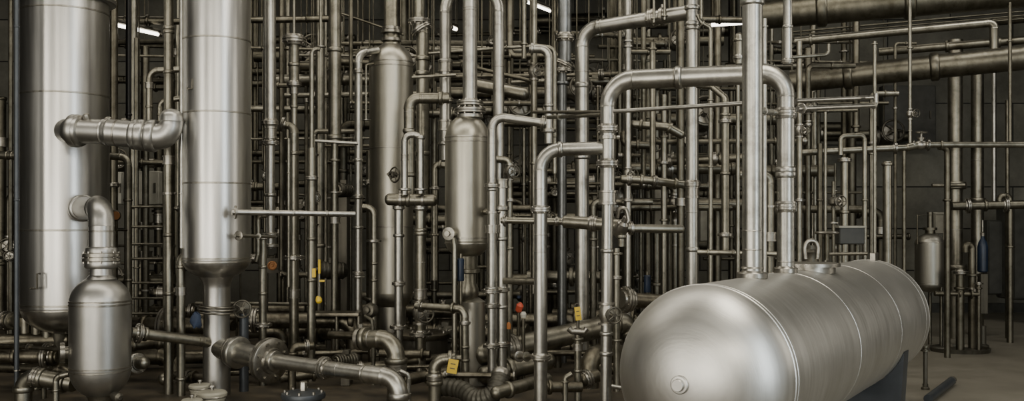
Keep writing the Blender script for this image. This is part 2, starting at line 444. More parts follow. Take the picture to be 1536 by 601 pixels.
# centre vessel
root, r, o, zc, zf = vessel('separator_vessel', 'round-bottomed vessel hanging under a thick bright pipe with bolted neck', 'vessel', 701, 10.4, 33.5, 171, 208, 361, 387, (204, 211, 357, 365), 'olive')
seg_part(root, 'bottom_nozzle', 701, 10.4, [(16, 380), (15, 392), (15, 402), (19, 403), (19, 408), (13, 410), (13, 424), (17, 432), (17, 442), (13, 450)], 'mid')
seg_part(root, 'sump_drum', 709, 10.4, [(10, 446), (19, 452), (19, 560), (21, 562), (21, 'f')], 'dim')
part(root, 'inspection_port', lathe(W(678, 350, 10.2), Vector((-.35, -1, 0)), [(px(8, 10), 0), (px(8, 10), .07), (px(10, 10), .075), (px(10, 10), .1), (px(4, 10), .105), (px(4, 10), .14)], 20), 'flange')
part(root, 'drain_line', tube([W(680, 357, 10.12), W(682, 368, 10.1), W(682, 450, 10.1), W(682, 'f', 10.1)], px(4, 10.1), 12), 'mid')
part(root, 'side_port', lathe(W(728, 317, 10.25), Vector((.7, -.7, 0)), [(px(5, 10), 0), (px(5, 10), .09), (px(8, 10), .09), (px(8, 10), .13)], 18), 'flange')

# small foreground vessel
root, r, o, zc, zf = vessel('receiver_vessel', 'short stubby vessel with domed ends standing in front of the widest column', 'vessel', 150.5, 9.0, 47.5, 413, 457, 557, 597, (454, 459, 555, 560), 'small')
seg_part(root, 'neck', 152, 9.0, [(22, 418), (17, 412), (16, 398)], 'small')
seg_part(root, 'foot_skirt', 150.5, 9.0, [(20, 592), (17, 598), (17, 612), (24, 613), (24, 'f')], 'mid')
part(root, 'side_nozzle', lathe(W(106, 528, 8.95), Vector((-1, -.5, 0)), [(px(9, 9), 0), (px(9, 9), .05), (px(15, 9), .05), (px(15, 9), .09), (px(6, 9), .1)], 20), 'flange')
part(root, 'drain_valve', lathe(W(168, 592, 8.9), Vector((.8, -.6, -.1)), [(px(4, 9), 0), (px(7, 9), .05), (px(7, 9), .12), (px(3, 9), .14)], 12), 'iron')

# small vessel at the far right
root, r, o, zc, zf = vessel('buffer_vessel', 'small dull domed vessel on thin legs near the far wall', 'vessel', 1395, 13.4, 23.5, 349, 366, 427, 438, (364, 425), 'dim')
for lx, dd in ((1378, 13.25), (1412, 13.25), (1395, 13.7)): seg_part(root, 'support_leg', lx, dd, [(2.6, 428), (2.6, 'f')], 'back', seg=12)
seg_part(root, 'neck', 1395, 13.4, [(7, 354), (7, 345), (10, 345), (10, 341), (4, 341), (4, 318)], 'back')
part(root, 'lifting_frame', tube([W(1376, 366, 13.3), W(1376, 322, 13.3), W(1416, 322, 13.3), W(1416, 366, 13.3)], px(1.4, 13.3), 8), 'back')

# ------------------------------------------------------------------ big horizontal tank
S = 1.15; TR = .46 * S; TH = .579
T0 = Vector((.987 * S, 4.869 * S, H - .795 * S)); TA = Vector((math.sin(TH), math.cos(TH), 0)); TL = 4.02
tank = thing('storage_tank', 'large horizontal satin steel tank with domed ends lying on slate saddles', 'tank', Vector((T0.x + TA.x * TL / 2, T0.y + TA.y * TL / 2, 0)))
SEG = 96
part(tank, 'shell', lathe(T0, TA, [(TR, 0), (TR, TL)], SEG), 'tank')
part(tank, 'end_head', lathe(T0, -TA, head_prof(TR, TR * .735, 18), SEG), 'tank')
part(tank, 'end_head', lathe(T0 + TA * TL, TA, head_prof(TR, TR * .32, 12), SEG), 'tank')
for s, w in ((-.012, .010), (.035, .008), (1.467, .006), (2.804, .006), (3.86, .006), (4.0, .008)):
    part(tank, 'weld_seam', lathe(T0 + TA * s, TA, [(TR * .998, -w), (TR + .35 * w, -w * .5), (TR + .35 * w, w * .5), (TR * .998, w)], SEG), 'tank')
nose = T0 - TA * TR * .735
part(tank, 'plug_fitting', lathe(nose + TA * .01, -TA, [(.052, 0), (.052, .022), (.047, .027), (.036, .028), (.034, .045), (.031, .05)], 28), 'tank')
def ridge(s): return T0 + TA * s + Vector((0, 0, TR))
def ridge_at(x):
    k = (x - 768) / F
    s = (T0.x - k * T0.y) / (k * TA.y - TA.x); return s, ridge(s)
SIDE = Vector((TA.y, -TA.x, 0))
for s in (.3, 3.12):
    c = T0 + TA * s; ring = []
    v = []; f = []
    ang = [math.radians(a) for a in range(200, 341, 10)]
    for e in (-.09, .09):
        for a in ang: v.append(c + TA * e + SIDE * math.cos(a) * (TR + .004) + Vector((0, 0, math.sin(a) * (TR + .004))))
        for a in ang: v.append(Vector((c.x, c.y, 0)) + TA * e + SIDE * math.cos(a) * TR * .92 + Vector((0, 0, .0)))
    n = len(ang)
    for k in range(n - 1):
        f.append((k, k + 1, n + k + 1, n + k)); f.append((2 * n + k, 3 * n + k, 3 * n + k + 1, 2 * n + k + 1))
        f.append((k, 2 * n + k, 2 * n + k + 1, k + 1)); f.append((n + k, n + k + 1, 3 * n + k + 1, 3 * n + k))
    f.append((0, n, 3 * n, 2 * n)); f.append((n - 1, 3 * n - 1, 4 * n - 1, 2 * n - 1)[::1])
    part(tank, 'saddle', (v, f), 'slate')
# top plate behind the two risers, and the lifting lug at the far end
p = ridge(2.05); part(tank, 'manway_plate', lathe(p - Vector((0, 0, .03)), Vector((0, 0, 1)), [(.2, 0), (.2, .05), (.235, .05), (.235, .075), (.08, .08)], 32), 'flange')
p = ridge(3.95) + SIDE * .06; part(tank, 'lifting_lug', box(p + Vector((0, 0, .02)), (.13, .05, .09), math.pi / 2 - TH), 'flange')

s1, q1 = ridge_at(1128.5); s2, q2 = ridge_at(1178.5)
d1, d2 = q1.y, q2.y
yq1 = Y0 - F * (q1.z - H) / d1; yq2 = Y0 - F * (q2.z - H) / d2
dl = d2 * 218 / 206.0
run('riser_pipe', 'thick bright vertical pipe standing on the storage tank, nearer its domed nose', 'pipe', [(1128.5, yq1 + 2, d1), (1128.5, 'c', d1)], 15, fit=[('f', 1128.5, yq1 - 3, .95), ('f', 1128.5, yq1 - 9, .62), ('C', 1128.5, 3), ('S', 1128.5, 346), ('S', 1128.5, 374)])
run('arch_pipe', 'thick bright pipe rising from the tank, running level, then turning down beside the cluttered racks', 'pipe',
    [(1178.5, yq2 + 2, d2), (1178.5, 109, d2), (911.5, 121, dl), (911.5, 300, dl), (908, 'f', dl)], [13, 15.3, 11, 8.5], bend=[2.3, 2.6, 1],
    fit=[('f', 1178, yq2 - 3, .85), ('S', 1178, 392), ('F', 1178, 310, .72), ('C', 1178, 262), ('C', 1178, 255), ('F', 1178, 170, .7), ('C', 1132, 110, .98), ('S', 1124, 110), ('C', 1018, 116, .98), ('S', 1012, 116), ('F', 911, 193, .9), ('K', 911, 206, 1.0), ('F', 911, 245, .95), ('G', 911, 296), ('C', 906, 376), ('V', 906, 470, .8), ('C', 906, 500), ('C', 906, 530)])
run('drop_pipe', 'slim vertical pipe dropping into the top corner of the arching tank pipe', 'pipe', [(1181.5, 93, d2), (1181.5, 'c', d2)], 6.6, fit=[('F', 1181.5, 92, .9), ('C', 1181.5, 40)])
run('cane_pipe', 'bright cane-shaped pipe joining the arching pipe halfway up its cluttered leg', 'pipe', [(811, 'f', dl), (811, 225, dl), (903, 222, dl)], 10, bend=3.0,
    fit=[('F', 811, 314, .95), ('S', 811, 283), ('S', 811, 352), ('F', 811, 535, .9), ('S', 811, 378), ('C', 840, 223)])

# ================================================================== FOREGROUND PIPES, LEFT
run('standpipe', 'thin slate standpipe along the outer edge of the widest column', 'pipe', [(25, 'f', 9.5), (25, 'c', 9.5)], 3.6, mat='slate', fit=[('C', 25, 40), ('C', 25, 300), ('K', 25, 555)])
run('elbow_pipe', 'fat elbow pipe linking the widest column to the stubby vessel below', 'pipe', [(122, 312, 9.85), (152, 312, 9.02), (152, 400, 9.0)], 16.5, bend=1.45,
    fit=[('C', 124, 312, 1.02), ('S', 152, 347), ('F', 152, 386, .92), ('C', 152, 377, 1.05), ('C', 152, 396, 1.1)], mat='small')
def top_lugs(rt):
    for lx, ly, sz in ((120, 173, 5), (130, 171, 6), (163, 176, 6), (186, 177, 5), (209, 181, 7), (222, 183, 6)):
        part(rt, 'clamp_bolt', lathe(W(lx, ly + 5, 9.44), Vector((.3 * math.sin(lx), -.3, 1)), [(px(sz * .7, 9.4), -.03), (px(sz, 9.4), 0), (px(sz * .9, 9.4), px(sz * .7, 9.4)), (px(sz * .4, 9.4), px(sz, 9.4))], 8), 'flange')
run('insulated_pipe', 'fat short horizontal pipe from the widest column, rings and clamps along it', 'pipe', [(100, 196, 9.72), (112, 196, 9.5), (160, 198, 9.45), (257, 206, 9.45), (257, 176, 9.45)], [18, 18.5, 20, 17], bend=[1, 1, 1.0],
    fit=[('C', 113, 196, 1.12), ('C', 118, 196, 1.06), ('S', 156, 198), ('S', 176, 199), ('C', 205, 202, .95), ('C', 212, 203, .98), ('S', 222, 204), ('C', 228, 204, 1.02)], mat='small', dome=(0, 1), extra=top_lugs)
run('vertical_pipe', 'straight vertical pipe between the two tall columns, meeting the ringed horizontal pipe', 'pipe', [(253, 'f', 9.85), (253, 'c', 9.85)], 7, fit=[('C', 253, 42), ('C', 253, 48), ('C', 253, 108), ('C', 253, 178, 1.1), ('G', 253, 240), ('K', 253, 290), ('C', 253, 352), ('C', 253, 440)], mat='mid')
run('swan_pipe', 'small swan-neck pipe curling over to the vertical pipe between the two tall columns', 'pipe', [(224, 186, 10.35), (224, 106, 10.35), (270, 104, 10.35)], 4.6, bend=3, fit=[('G', 224, 128, 1.1), ('C', 224, 160)], mat='mid')
run('swan_pipe', 'lower smaller swan-neck pipe just above the ringed horizontal pipe', 'pipe', [(240, 182, 10.6), (240, 152, 10.6), (274, 147, 10.6)], 4.2, bend=2.5, mat='mid', fit=[('C', 240, 172)])
run('hanging_rod', 'black rod hanging from the ceiling in front of the lit tube lamp', 'rod', [(193, 178, 11.0), (193, 'c', 11.0)], 4.2, mat='black', fit=[('C', 193, 172)])
run('dark_pipe', 'vertical dull pipe with a bend beneath the ringed horizontal pipe', 'pipe', [(192, 'f', 11.2), (192, 236, 11.2), (160, 234, 11.2)], 5.4, bend=2, fit=[('C', 192, 300), ('C', 192, 420)])
ld = thing('rung_ladder', 'dark wall ladder with thin rungs between the two tall columns', 'ladder', W(222, 'f', 11.8))
for lx in (196, 246): part(ld, 'rail', tube([W(lx, 'f', 11.8), W(lx, 250, 11.8)], px(2.4, 11.8), 10), 'back')
for yy in (310, 340, 366, 388, 424, 447, 470, 500): part(ld, 'rung', tube([W(197, yy, 11.8), W(245, yy, 11.8)], px(2, 11.8), 8), 'mid')
run('standpipe', 'thin pipe hugging the narrower tall column from the ceiling down', 'pipe', [(272, 372, 9.62), (272, 'c', 9.62)], 2.6, fit=[('K', 272, 186, 1.6), ('C', 272, 290, 1.5), ('V', 272, 182, .9)], mat='front')
run('drain_pipe', 'vertical pipe with couplings under the narrower tall column, tied to its base', 'pipe', [(271.5, 'f', 9.75), (271.5, 384, 9.75), (292, 384, 9.72)], 6.4, bend=1.3, fit=[('F', 281, 384, .9), ('G', 271.5, 436), ('C', 271.5, 400), ('C', 271.5, 568)], mat='mid')
run('edge_pipe', 'horizontal pipe entering the widest column from the picture edge', 'pipe', [(-30, 232, 10.4), (40, 233, 10.3)], 6, fit=[('C', 12, 232), ('C', 20, 232)], mat='mid')
run('edge_pipe', 'stout flanged pipe end low beside the thin slate standpipe', 'pipe', [(-40, 480, 10.5), (26, 481, 10.1)], 9, fit=[('F', 8, 480), ('C', 18, 480, 1.2)], mat='mid')
run('floor_elbow', 'thick rusty-looking elbow rising from the floor beneath the widest column', 'pipe', [(35, 'f', 9.2), (35, 562, 9.2), (110, 575, 9.15)], 12.5, bend=1.6, fit=[('C', 35, 583), ('F', 56, 564, .75), ('C', 62, 566), ('C', 96, 573, 1.05)], mat='mid')
run('bent_pipe', 'thin bent pipe in front of the thick floor elbow', 'pipe', [(84, 'f', 8.9), (84, 565, 8.9), (104, 560, 8.9)], 4.6, bend=2, fit=[('C', 84, 585)], mat='mid')
run('stub_pipe', 'short upright pipe stub between the thick floor elbow and the thin bent pipe', 'pipe', [(66, 'f', 9.6), (66, 570, 9.6)], 4, fit=[('C', 66, 580)], mat='back')
ft = thing('float_ball', 'steel ball on a thin rod standing on the floor beside the stubby vessel', 'float', W(246, 'f', 9.9))
part(ft, 'ball', lathe(W(246, 568, 9.9), Vector((0, 0, 1)), [(px(9.5, 9.9) * math.cos(a), px(9.5, 9.9) * math.sin(a)) for a in [math.radians(x) for x in range(-90, 91, 15)]], 22), 'mid')
part(ft, 'rod', tube([W(246, 'f', 9.9), W(246, 560, 9.9)], px(1.8, 9.9), 8), 'back')
run('flanged_nozzle', 'round flanged pipe end poking out behind the stubby vessel', 'pipe', [(180, 548, 9.8), (203, 545, 9.6), (216, 544, 9.5)], 9, bend=1.2, fit=[('F', 206, 545, 1.05), ('C', 197, 546, 1.3)], mat='mid', dome=(0, 1))
run('transfer_pipe', 'slanting pipe from the stubby vessel to the boot of the narrower column', 'pipe', [(196, 498, 9.15), (300, 511, 9.6), (316, 514, 9.72)], 8.2, bend=2, fit=[('F', 208, 499, 1.15), ('C', 218, 500, 1.1)], mat='mid')
g = thing('pressure_gauge', 'small orange-faced dial gauge behind the fat elbow pipe', 'gauge', W(174, 323, 10.9))
part(g, 'housing', lathe(W(174, 323, 10.9), Vector((0, -1, 0)), [(px(8, 10.9), 0), (px(8, 10.9), .05), (px(6.5, 10.9), .055)], 20), 'iron')
part(g, 'dial', lathe(W(174, 323, 10.84), Vector((0, -1, 0)), [(px(6.2, 10.9), 0), (px(6.2, 10.9), .012)], 20), 'copper')
part(g, 'stem', tube([W(174, 331, 10.9), W(174, 345, 10.9), W(190, 345, 11.1)], px(1.6, 10.9), 8), 'back')

# branch pipe running forward from the boot of the second column
run('branch_pipe', 'thick branch pipe running from the narrower column boot toward the camera with two ringed flanges', 'pipe',
    [(330, 522, 9.75), (404, 540, 9.3), (548, 560, 8.75), (599, 567, 8.6), (599, 'f', 8.6)], [16, 11, 13.5, 13.5], bend=[1, 1, 2.0],
    fit=[('F', 350, 528, .82), ('C', 356, 529, 1.25), ('F', 396, 538, .85), ('F', 404, 540, 1.25), ('C', 412, 541, 1.2), ('F', 486, 552, .92), ('S', 508, 555), ('S', 545, 560), ('C', 599, 594)], mat='front')
run('gooseneck_pipe', 'fat gooseneck elbow bending down behind the end of the branch pipe', 'pipe', [(536, 508, 9.7), (594, 508, 9.5), (594, 'f', 9.5)], 13, bend=1.9, fit=[('K', 541, 508, 1.05), ('C', 548, 508, 1.15), ('S', 556, 508), ('C', 594, 541, 1.1), ('F', 594, 549, .75), ('C', 594, 560)], mat='mid')
run('hairpin_tube', 'thin hairpin tube just behind the down-turned end of the branch pipe', 'tube', [(600, 556, 9.0), (613, 562, 9.0), (613, 'f', 9.0)], 3.6, bend=2, mat='front', fit=[('C', 613, 590)])
def tagplate(name, label, x, y, d, w, h, tilt=.15, mat='yellow'):
    c = W(x, y, d); rz = Matrix.Rotation(tilt, 3, 'Y')
    v, f = box((0, 0, 0), (px(w, d), .012, px(h, d)))
    t = thing(name, label, 'tag', c + Vector((0, 0, -px(h, d) / 2)))
    part(t, 'plate', ([rz @ Vector(p) + c for p in v], f), mat)
    hk = torus(c + rz @ Vector((0, 0, px(h, d) * .6)), Vector((0, 1, 0)), px(h, d) * .16, px(1, d), 14, 6)
    part(t, 'hook', hk, 'iron')
    for s in (-.15, .18): part(t, 'punched_slot', ([rz @ Vector(p) + c for p in box((0, -.0065, s * px(h, d)), (px(w * .5, d), .004, px(h * .07, d)))[0]], box((0, 0, 0), (1, 1, 1))[1]), 'iron')
    return t
run('bent_pipe', 'upright bent pipe carrying the larger yellow tag low in front', 'pipe', [(652, 'f', 9.2), (652, 540, 9.2), (684, 537, 9.2), (692, 537, 9.2)], [9.5, 9, 5], bend=[2.0, 1], fit=[('F', 652, 566, .8), ('C', 652, 574, 1.1), ('C', 676, 538, 1.2)], mat='mid')
tagplate('warning_tag', 'largest yellow plastic tag, hanging from a bent pipe low in front of the sump drum', 679, 549, 9.05, 15, 21, .18)
run('relief_pipe', 'thin pipe leaving a dark valve, bending down in front of the sump drum', 'pipe', [(624, 458, 10.1), (697, 463, 9.85), (699, 'f', 9.85)], 5.4, bend=2.2, fit=[('F', 632, 458, 1.1), ('C', 680, 462, 1.3), ('F', 699, 484, .95), ('C', 699, 520), ('C', 699, 540)], mat='mid')
hz = [W(655, 580, 9.55), W(690, 583, 9.4), W(716, 598, 9.2), W(742, 588, 9.15), W(752, 560, 9.3)]
def spl(pts, n):
    out = []
    for i in range(len(pts) - 1):
        p0, p1, p2, p3 = pts[max(i - 1, 0)], pts[i], pts[i + 1], pts[min(i + 2, len(pts) - 1)]
        for k in range(n):
            s = k / n
            out.append(.5 * ((2 * p1) + (p2 - p0) * s + (2 * p0 - 5 * p1 + 4 * p2 - p3) * s * s + (3 * p1 - p0 - 3 * p2 + p3) * s ** 3))
    return out + [pts[-1]]
path = spl(hz, 18); path = [p + Vector((0, 0, .0)) for p in path]
hose = thing('corrugated_hose', 'ribbed flexible hose curling at the foot of the sump drum', 'hose', Vector((path[0].x, path[0].y, 0)))
part(hose, 'ribbed_tube', tube(path, [px(13, 9.3) * (1 + .09 * math.sin(i * 1.6)) for i in range(len(path))], 20), 'rubber', ang=80)
for e in (2, len(path) - 3): part(hose, 'end_band', lathe(path[e], path[e + 1] - path[e], [(px(14, 9.3), -.03), (px(15, 9.3), 0), (px(14, 9.3), .03)], 20), 'flange')

# canisters and hatch at the bottom edge
def canister(label, x, y, d, rr, group=None):
    c = W(x, y, d); t = thing('valve_canister', label, 'canister', Vector((c.x, c.y, 0)))
    r = px(rr, d)
    part(t, 'body', lathe(Vector((c.x, c.y, 0)), Vector((0, 0, 1)), [(r * .9, 0), (r * .92, c.z - r * .5), (r, c.z - r * .45), (r, c.z - r * .2)], 26), 'cream')
    part(t, 'lid', lathe(c, Vector((0, 0, 1)), [(r * 1.1, -r * .2), (r * 1.12, 0), (r, r * .14), (r * .5, r * .22), (r * .2, r * .24)], 26), 'cream')
    part(t, 'clamp_ring', torus(c - Vector((0, 0, r * .22)), Vector((0, 0, 1)), r * 1.08, r * .07, 24, 6), 'flange')
    part(t, 'lid_knob', lathe(c, Vector((0, 0, 1)), [(r * .16, r * .2), (r * .16, r * .42), (r * .26, r * .46), (r * .22, r * .58)], 12), 'flange')
canister('cream lidded canister with wide lid, in front of the column boot', 318, 589, 8.9, 20)
canister('smaller cream lidded canister half hidden beside the column boot', 300, 578, 9.4, 15)
canister('lowest cream canister, cut off by the picture bottom edge', 288, 600, 8.7, 14)
c = W(455, 588, 8.8); t = thing('round_hatch', 'round bolted hatch cover with a hexagonal centre nut by the bottom edge', 'hatch', Vector((c.x, c.y, 0)))
r = px(32, 8.8)
part(t, 'barrel', lathe(Vector((c.x, c.y, 0)), Vector((0, 0, 1)), [(r * .85, 0), (r * .85, c.z - .03)], 30), 'iron')
part(t, 'cover', lathe(c, Vector((0, 0, 1)), [(r * 1.02, -.05), (r * 1.04, -.03), (r, -.005), (r * .7, .012), (r * .25, .02)], 30), 'slate')
part(t, 'centre_nut', lathe(c, Vector((0, 0, 1)), [(.035, .01), (.035, .09), (.028, .1)], 6), 'flange')
for k in range(8):
    a = k * math.pi / 4; part(t, 'bolt', lathe(c + Vector((math.cos(a) * r * .86, math.sin(a) * r * .86, 0)), Vector((0, 0, 1)), [(.014, -.01), (.014, .022)], 6), 'flange')

# valve with wheel and blue cloth on the second column boot
vt = thing('wheel_valve', 'valve with dark handwheel beside the wire rings of the column boot', 'valve', W(364, 'f', 10.0))
part(vt, 'post', tube([W(366, 'f', 10.0), W(366, 470, 10.0)], px(7, 10), 16), 'slate')
part(vt, 'body', lathe(W(364, 463, 10.05), Vector((.25, -1, .1)), [(px(11, 10), 0), (px(11, 10), .05), (px(6, 10), .06), (px(6, 10), .12), (px(2, 10), .13), (px(2, 10), .17)], 20), 'iron')
part(vt, 'handwheel', wheel_mesh(W(363, 463, 9.9), Vector((.25, -1, .1)), px(12.5, 10)), 'iron')
v, f = lathe(W(293, 468, 9.6), Vector((.1, 0, -1)), [(px(q, 9.6), px(s, 9.6)) for q, s in ((2, 0), (5, 3), (7, 8), (8, 14), (6, 20), (4, 23))], 14)
rr = random.Random(3); v = [p + Vector((rr.uniform(-1, 1), rr.uniform(-1, 1), rr.uniform(-1, 1))) * .012 for p in v]
tag(link('blue_cloth', v, f, 'navy', None, W(293, 491, 9.6), 80), 'crumpled slate-blue cloth tied to the column boot by the wire rings', 'cloth')

# ================================================================== CENTRE-LEFT VERTICALS
run('flanged_pipe', 'bright vertical pipe with a long bolted joint, next to the narrower column', 'pipe', [(405, 372, 10.6), (405, 205, 10.6), (403, 'c', 10.6)], [7, 9.3], bend=1,
    fit=[('F', 404, 184, .82), ('G', 405, 199, .85), ('F', 405, 214, 1.2), ('C', 405, 292, 1.15), ('F', 405, 352, 1.2), ('f', 405, 368, 1.2)], mat='front')
run('vertical_pipe', 'vertical pipe below the long bolted joint, standing on the floor', 'pipe', [(394, 'f', 10.35), (394, 352, 10.35)], 5.8, fit=[('F', 394, 356, 1.1), ('C', 394, 400), ('F', 394, 487, 1.5), ('C', 394, 440)], mat='mid')
run('cross_pipe', 'thin level pipe stretching from the narrower column across several verticals', 'pipe', [(348, 318, 9.35), (532, 321, 9.9)], 4.4, fit=[('F', 353, 318, 1.4), ('C', 440, 319), ('C', 490, 320)], mat='front')
run('cross_pipe', 'short thin level pipe below the longer one on the narrower column', 'pipe', [(352, 353, 9.4), (412, 355, 10.0)], 2.6, fit=[('F', 358, 353, 1.8), ('C', 388, 354, 1.5)], mat='front')
run('bent_tube', 'small crooked tube under the level pipes at the narrower column base', 'tube', [(384, 392, 10.2), (387, 380, 10.2), (387, 324, 10.2), (400, 323, 10.2)], 3.6, bend=2, mat='mid')
run('plunger_valve', 'tall plunger-like pipe with a wide cap on a thin rod', 'pipe', [(441, 190, 11.2), (441, 130, 11.2), (441, 62, 11.2), (441, 55, 11.2), (441, 'c', 11.2)], [5, 7.5, 12, 2.2], bend=1,
    fit=[('F', 441, 60, .9), ('C', 441, 97), ('F', 441, 126, .9), ('G', 441, 136), ('C', 441, 160)], mat='mid')
run('hooked_pipe', 'pipe with a hooked funnel-shaped top behind the long bolted joint', 'pipe', [(423, 186, 10.9), (441, 190, 10.9), (441, 'f', 10.9)], [5.5, 7], bend=1.6, fit=[('F', 425, 186, 1.3), ('C', 441, 230), ('C', 441, 384, 1.3), ('F', 441, 386, 1.4), ('G', 441, 440)], mat='mid')
run('thin_pipe', 'thin pipe running close alongside the hooked pipe', 'pipe', [(433, 430, 10.8), (433, 208, 10.8)], 3, fit=[('C', 433, 260), ('C', 433, 385)], mat='mid')
run('thin_rod', 'thin rod dropping from the ceiling to the small arched tube', 'rod', [(481, 70, 10.7), (481, 'c', 10.7)], 2.4, mat='mid', fit=[('F', 481, 76, 2.0), ('C', 481, 84, 1.6)])
run('arched_tube', 'small arched tube on top of a stouter floor pipe', 'tube', [(480, 74, 10.6), (467.5, 72, 10.6), (467.5, 222, 10.6), (467, 'f', 10.6)], [3, 3.4, 6.2], bend=[2.5, 1], fit=[('C', 467, 222, 1.1), ('F', 467, 267, 1.0), ('C', 467, 358, 1.1), ('C', 467, 420)], mat='mid')
run('dark_pipe', 'thick olive vertical pipe narrowing halfway, behind the small arched tube', 'pipe', [(501, 'f', 11.7), (502, 214, 11.7), (503, 'c', 11.7)], [5, 9.6], bend=1, fit=[('C', 503, 75), ('C', 502, 206), ('C', 501, 240, 1.4), ('K', 501, 288, 1.5), ('G', 501, 330, 1.4)], mat='mid')
run('thin_rod', 'thin level rod crossing in front of the thick olive vertical pipe', 'rod', [(473, 211, 10.45), (537, 215, 10.45)], 2.4, mat='front')
run('thin_rod', 'thin slanting rod high under the ceiling near the slender vessel', 'rod', [(512, 20, 13), (606, 52, 13)], 1.9, mat='back')
run('feed_pipe', 'cane-shaped pipe rising from the floor and bending into the slender vessel top', 'pipe', [(537.5, 'f', 11.6), (537.5, 80, 11.6), (566, 75, 11.8)], 5.8, bend=3, fit=[('F', 537, 107, .8), ('C', 537, 240), ('F', 537, 295, .9), ('C', 537, 341, 1.1), ('F', 537, 410, .95), ('C', 537, 415, 1.3)], mat='front')
run('thin_tube', 'thin tube between the cane-shaped pipe and the slender vessel', 'tube', [(549, 181, 11.7), (549, 97, 11.7), (560, 95, 11.8)], 1.8, bend=2, mat='mid', fit=[('F', 549, 180, 2.5)])
run('bent_pipe', 'bent pipe going down along the lower side of the slender vessel', 'pipe', [(544, 310, 11.4), (561, 312, 11.4), (561, 'f', 11.4)], 5, bend=2.4, fit=[('F', 561, 361, 1.4), ('C', 561, 395), ('C', 561, 420)], mat='mid')

# motor, pump table and gauges
def motor(label, x, y, d, R, ax=Vector((-.5, -1, .05)), L=.3, legs=True):
    c = W(x, y, d); ax = ax.normalized(); t = thing('pump_motor', label, 'motor', Vector((c.x, c.y, 0)))
    r = px(R, d)
    prof = [(r * .3, L * .5 + .04), (r * .34, L * .5), (r * .9, L * .5 - .005), (r, L * .45)]
    for k in range(6): prof += [(r * .93, L * (.38 - k * .13)), (r, L * (.35 - k * .13)), (r, L * (.30 - k * .13))]
    prof += [(r * .6, -L * .5)]
    part(t, 'housing', lathe(c, ax, prof, 26), 'iron')
    part(t, 'end_disc', torus(c + ax * (L * .5 + .002), ax, r * .55, r * .12, 24, 8), 'mid')
    if legs: part(t, 'pedestal', box((c.x, c.y, (c.z - r) / 2), (r * 1.3, L * .7, c.z - r)), 'iron')
    part(t, 'terminal_box', box(c + Vector((0, 0, r * 1.15)), (r * .9, L * .4, r * .6)), 'iron')
    return t
motor('round motor end facing out, above the level pipes near the cane-shaped pipe', 516, 285, 12.8, 10.5)
motor('long motor body beside the yellow level stick', 500, 405, 12.2, 13, Vector((-1, -.25, .05)), .36)
tb = thing('pump_table', 'low steel table top on posts in front of the long motor body', 'table', W(500, 'f', 11.2))
part(tb, 'table_top', box(W(503, 470, 11.2), (px(76, 11.2), .3, px(5, 11.2))), 'grimy')
for lx in (468, 505, 538): part(tb, 'leg', tube([W(lx, 'f', 11.2), W(lx, 471, 11.2)], px(3.2, 11.2), 12), 'mid')
lv = thing('level_stick', 'slim sight gauge with bright yellow ends beside the long motor', 'gauge', W(478.5, 452, 10.3))
part(lv, 'rod', tube([W(478.5, 448, 10.3), W(479, 392, 10.3)], px(1.6, 10.3), 8), 'flange')
part(lv, 'cap', tube([W(479, 410, 10.3), W(479, 389, 10.3)], px(2, 10.3), 8), 'yellow')
part(lv, 'handle', box(W(471, 409, 10.28), (px(5.5, 10.3), .03, px(13, 10.3)), 0), 'yellow')
part(lv, 'pointer', box(W(483, 421, 10.3), (px(8, 10.3), .02, px(3, 10.3))), 'yellow')
part(lv, 'foot', lathe(W(478, 449, 10.3), Vector((.3, -.3, -1)), [(px(3, 10.3), -px(5, 10.3)), (px(5, 10.3), 0), (px(4.5, 10.3), px(4, 10.3)), (px(2, 10.3), px(6, 10.3))], 10), 'yellow')
g = thing('dial_gauge', 'copper-coloured round dial on a square plate beneath the long bolted joint', 'gauge', W(409, 412, 11.3))
part(g, 'plate', box(W(409, 398, 11.32), (px(17, 11.3), .03, px(22, 11.3))), 'iron')
part(g, 'dial', lathe(W(409, 398, 11.3), Vector((0, -1, 0)), [(px(7, 11.3), 0), (px(7, 11.3), .03), (px(5.4, 11.3), .034), (px(5.2, 11.3), .02), (px(2, 11.3), .02), (px(1.5, 11.3), .035)], 22), 'copper')

# ================================================================== CENTRE
run('flanged_pipe', 'vertical pipe with a wide bolted double flange beside the slender vessel neck', 'pipe', [(634, 302, 11.4), (634, 46, 11.4), (629, 38, 11.4), (629, 'c', 11.4)], [9.5, 9, 8.5], bend=1, fit=[('F', 629, 32, 1.25), ('F', 631, 44, 1.15), ('C', 634, 88), ('C', 634, 110), ('C', 634, 230)], mat='mid')
run('hoop_pipe', 'tall looping pipe arching above the picture top around the thick bright pipe', 'pipe', [(668, 240, 11.0), (668, -22, 11.0), (748, -22, 11.0), (748, 'f', 11.0)], 8.4, bend=4.7, fit=[('S', 668, 20), ('C', 668, 92, 1.1), ('G', 668, 100, 1.0), ('F', 668, 150, .9), ('G', 668, 188, 1.05), ('C', 668, 215), ('S', 748, 38), ('S', 748, 100), ('C', 748, 240), ('C', 748, 420)], mat='front')
run('riser_pipe', 'thick bright vertical pipe bolted onto the round-bottomed vessel', 'pipe', [(705, 176, 10.4), (705, 'c', 10.4)], 10.8, fit=[('F', 705, 155, 1.15), ('F', 705, 166, 1.35), ('C', 705, 174, 1.5), ('S', 705, 12), ('S', 705, 16)], mat='front')
run('elbow_pipe', 'upright pipe bending level toward the looping pipe, beside the slender vessel', 'pipe', [(614, 292, 10.95), (614, 147, 10.95), (674, 147, 10.95)], 8.4, bend=1.8, fit=[('S', 614, 168), ('C', 614, 196), ('C', 661, 147, 1.05), ('S', 634, 147), ('C', 614, 262)], mat='mid')
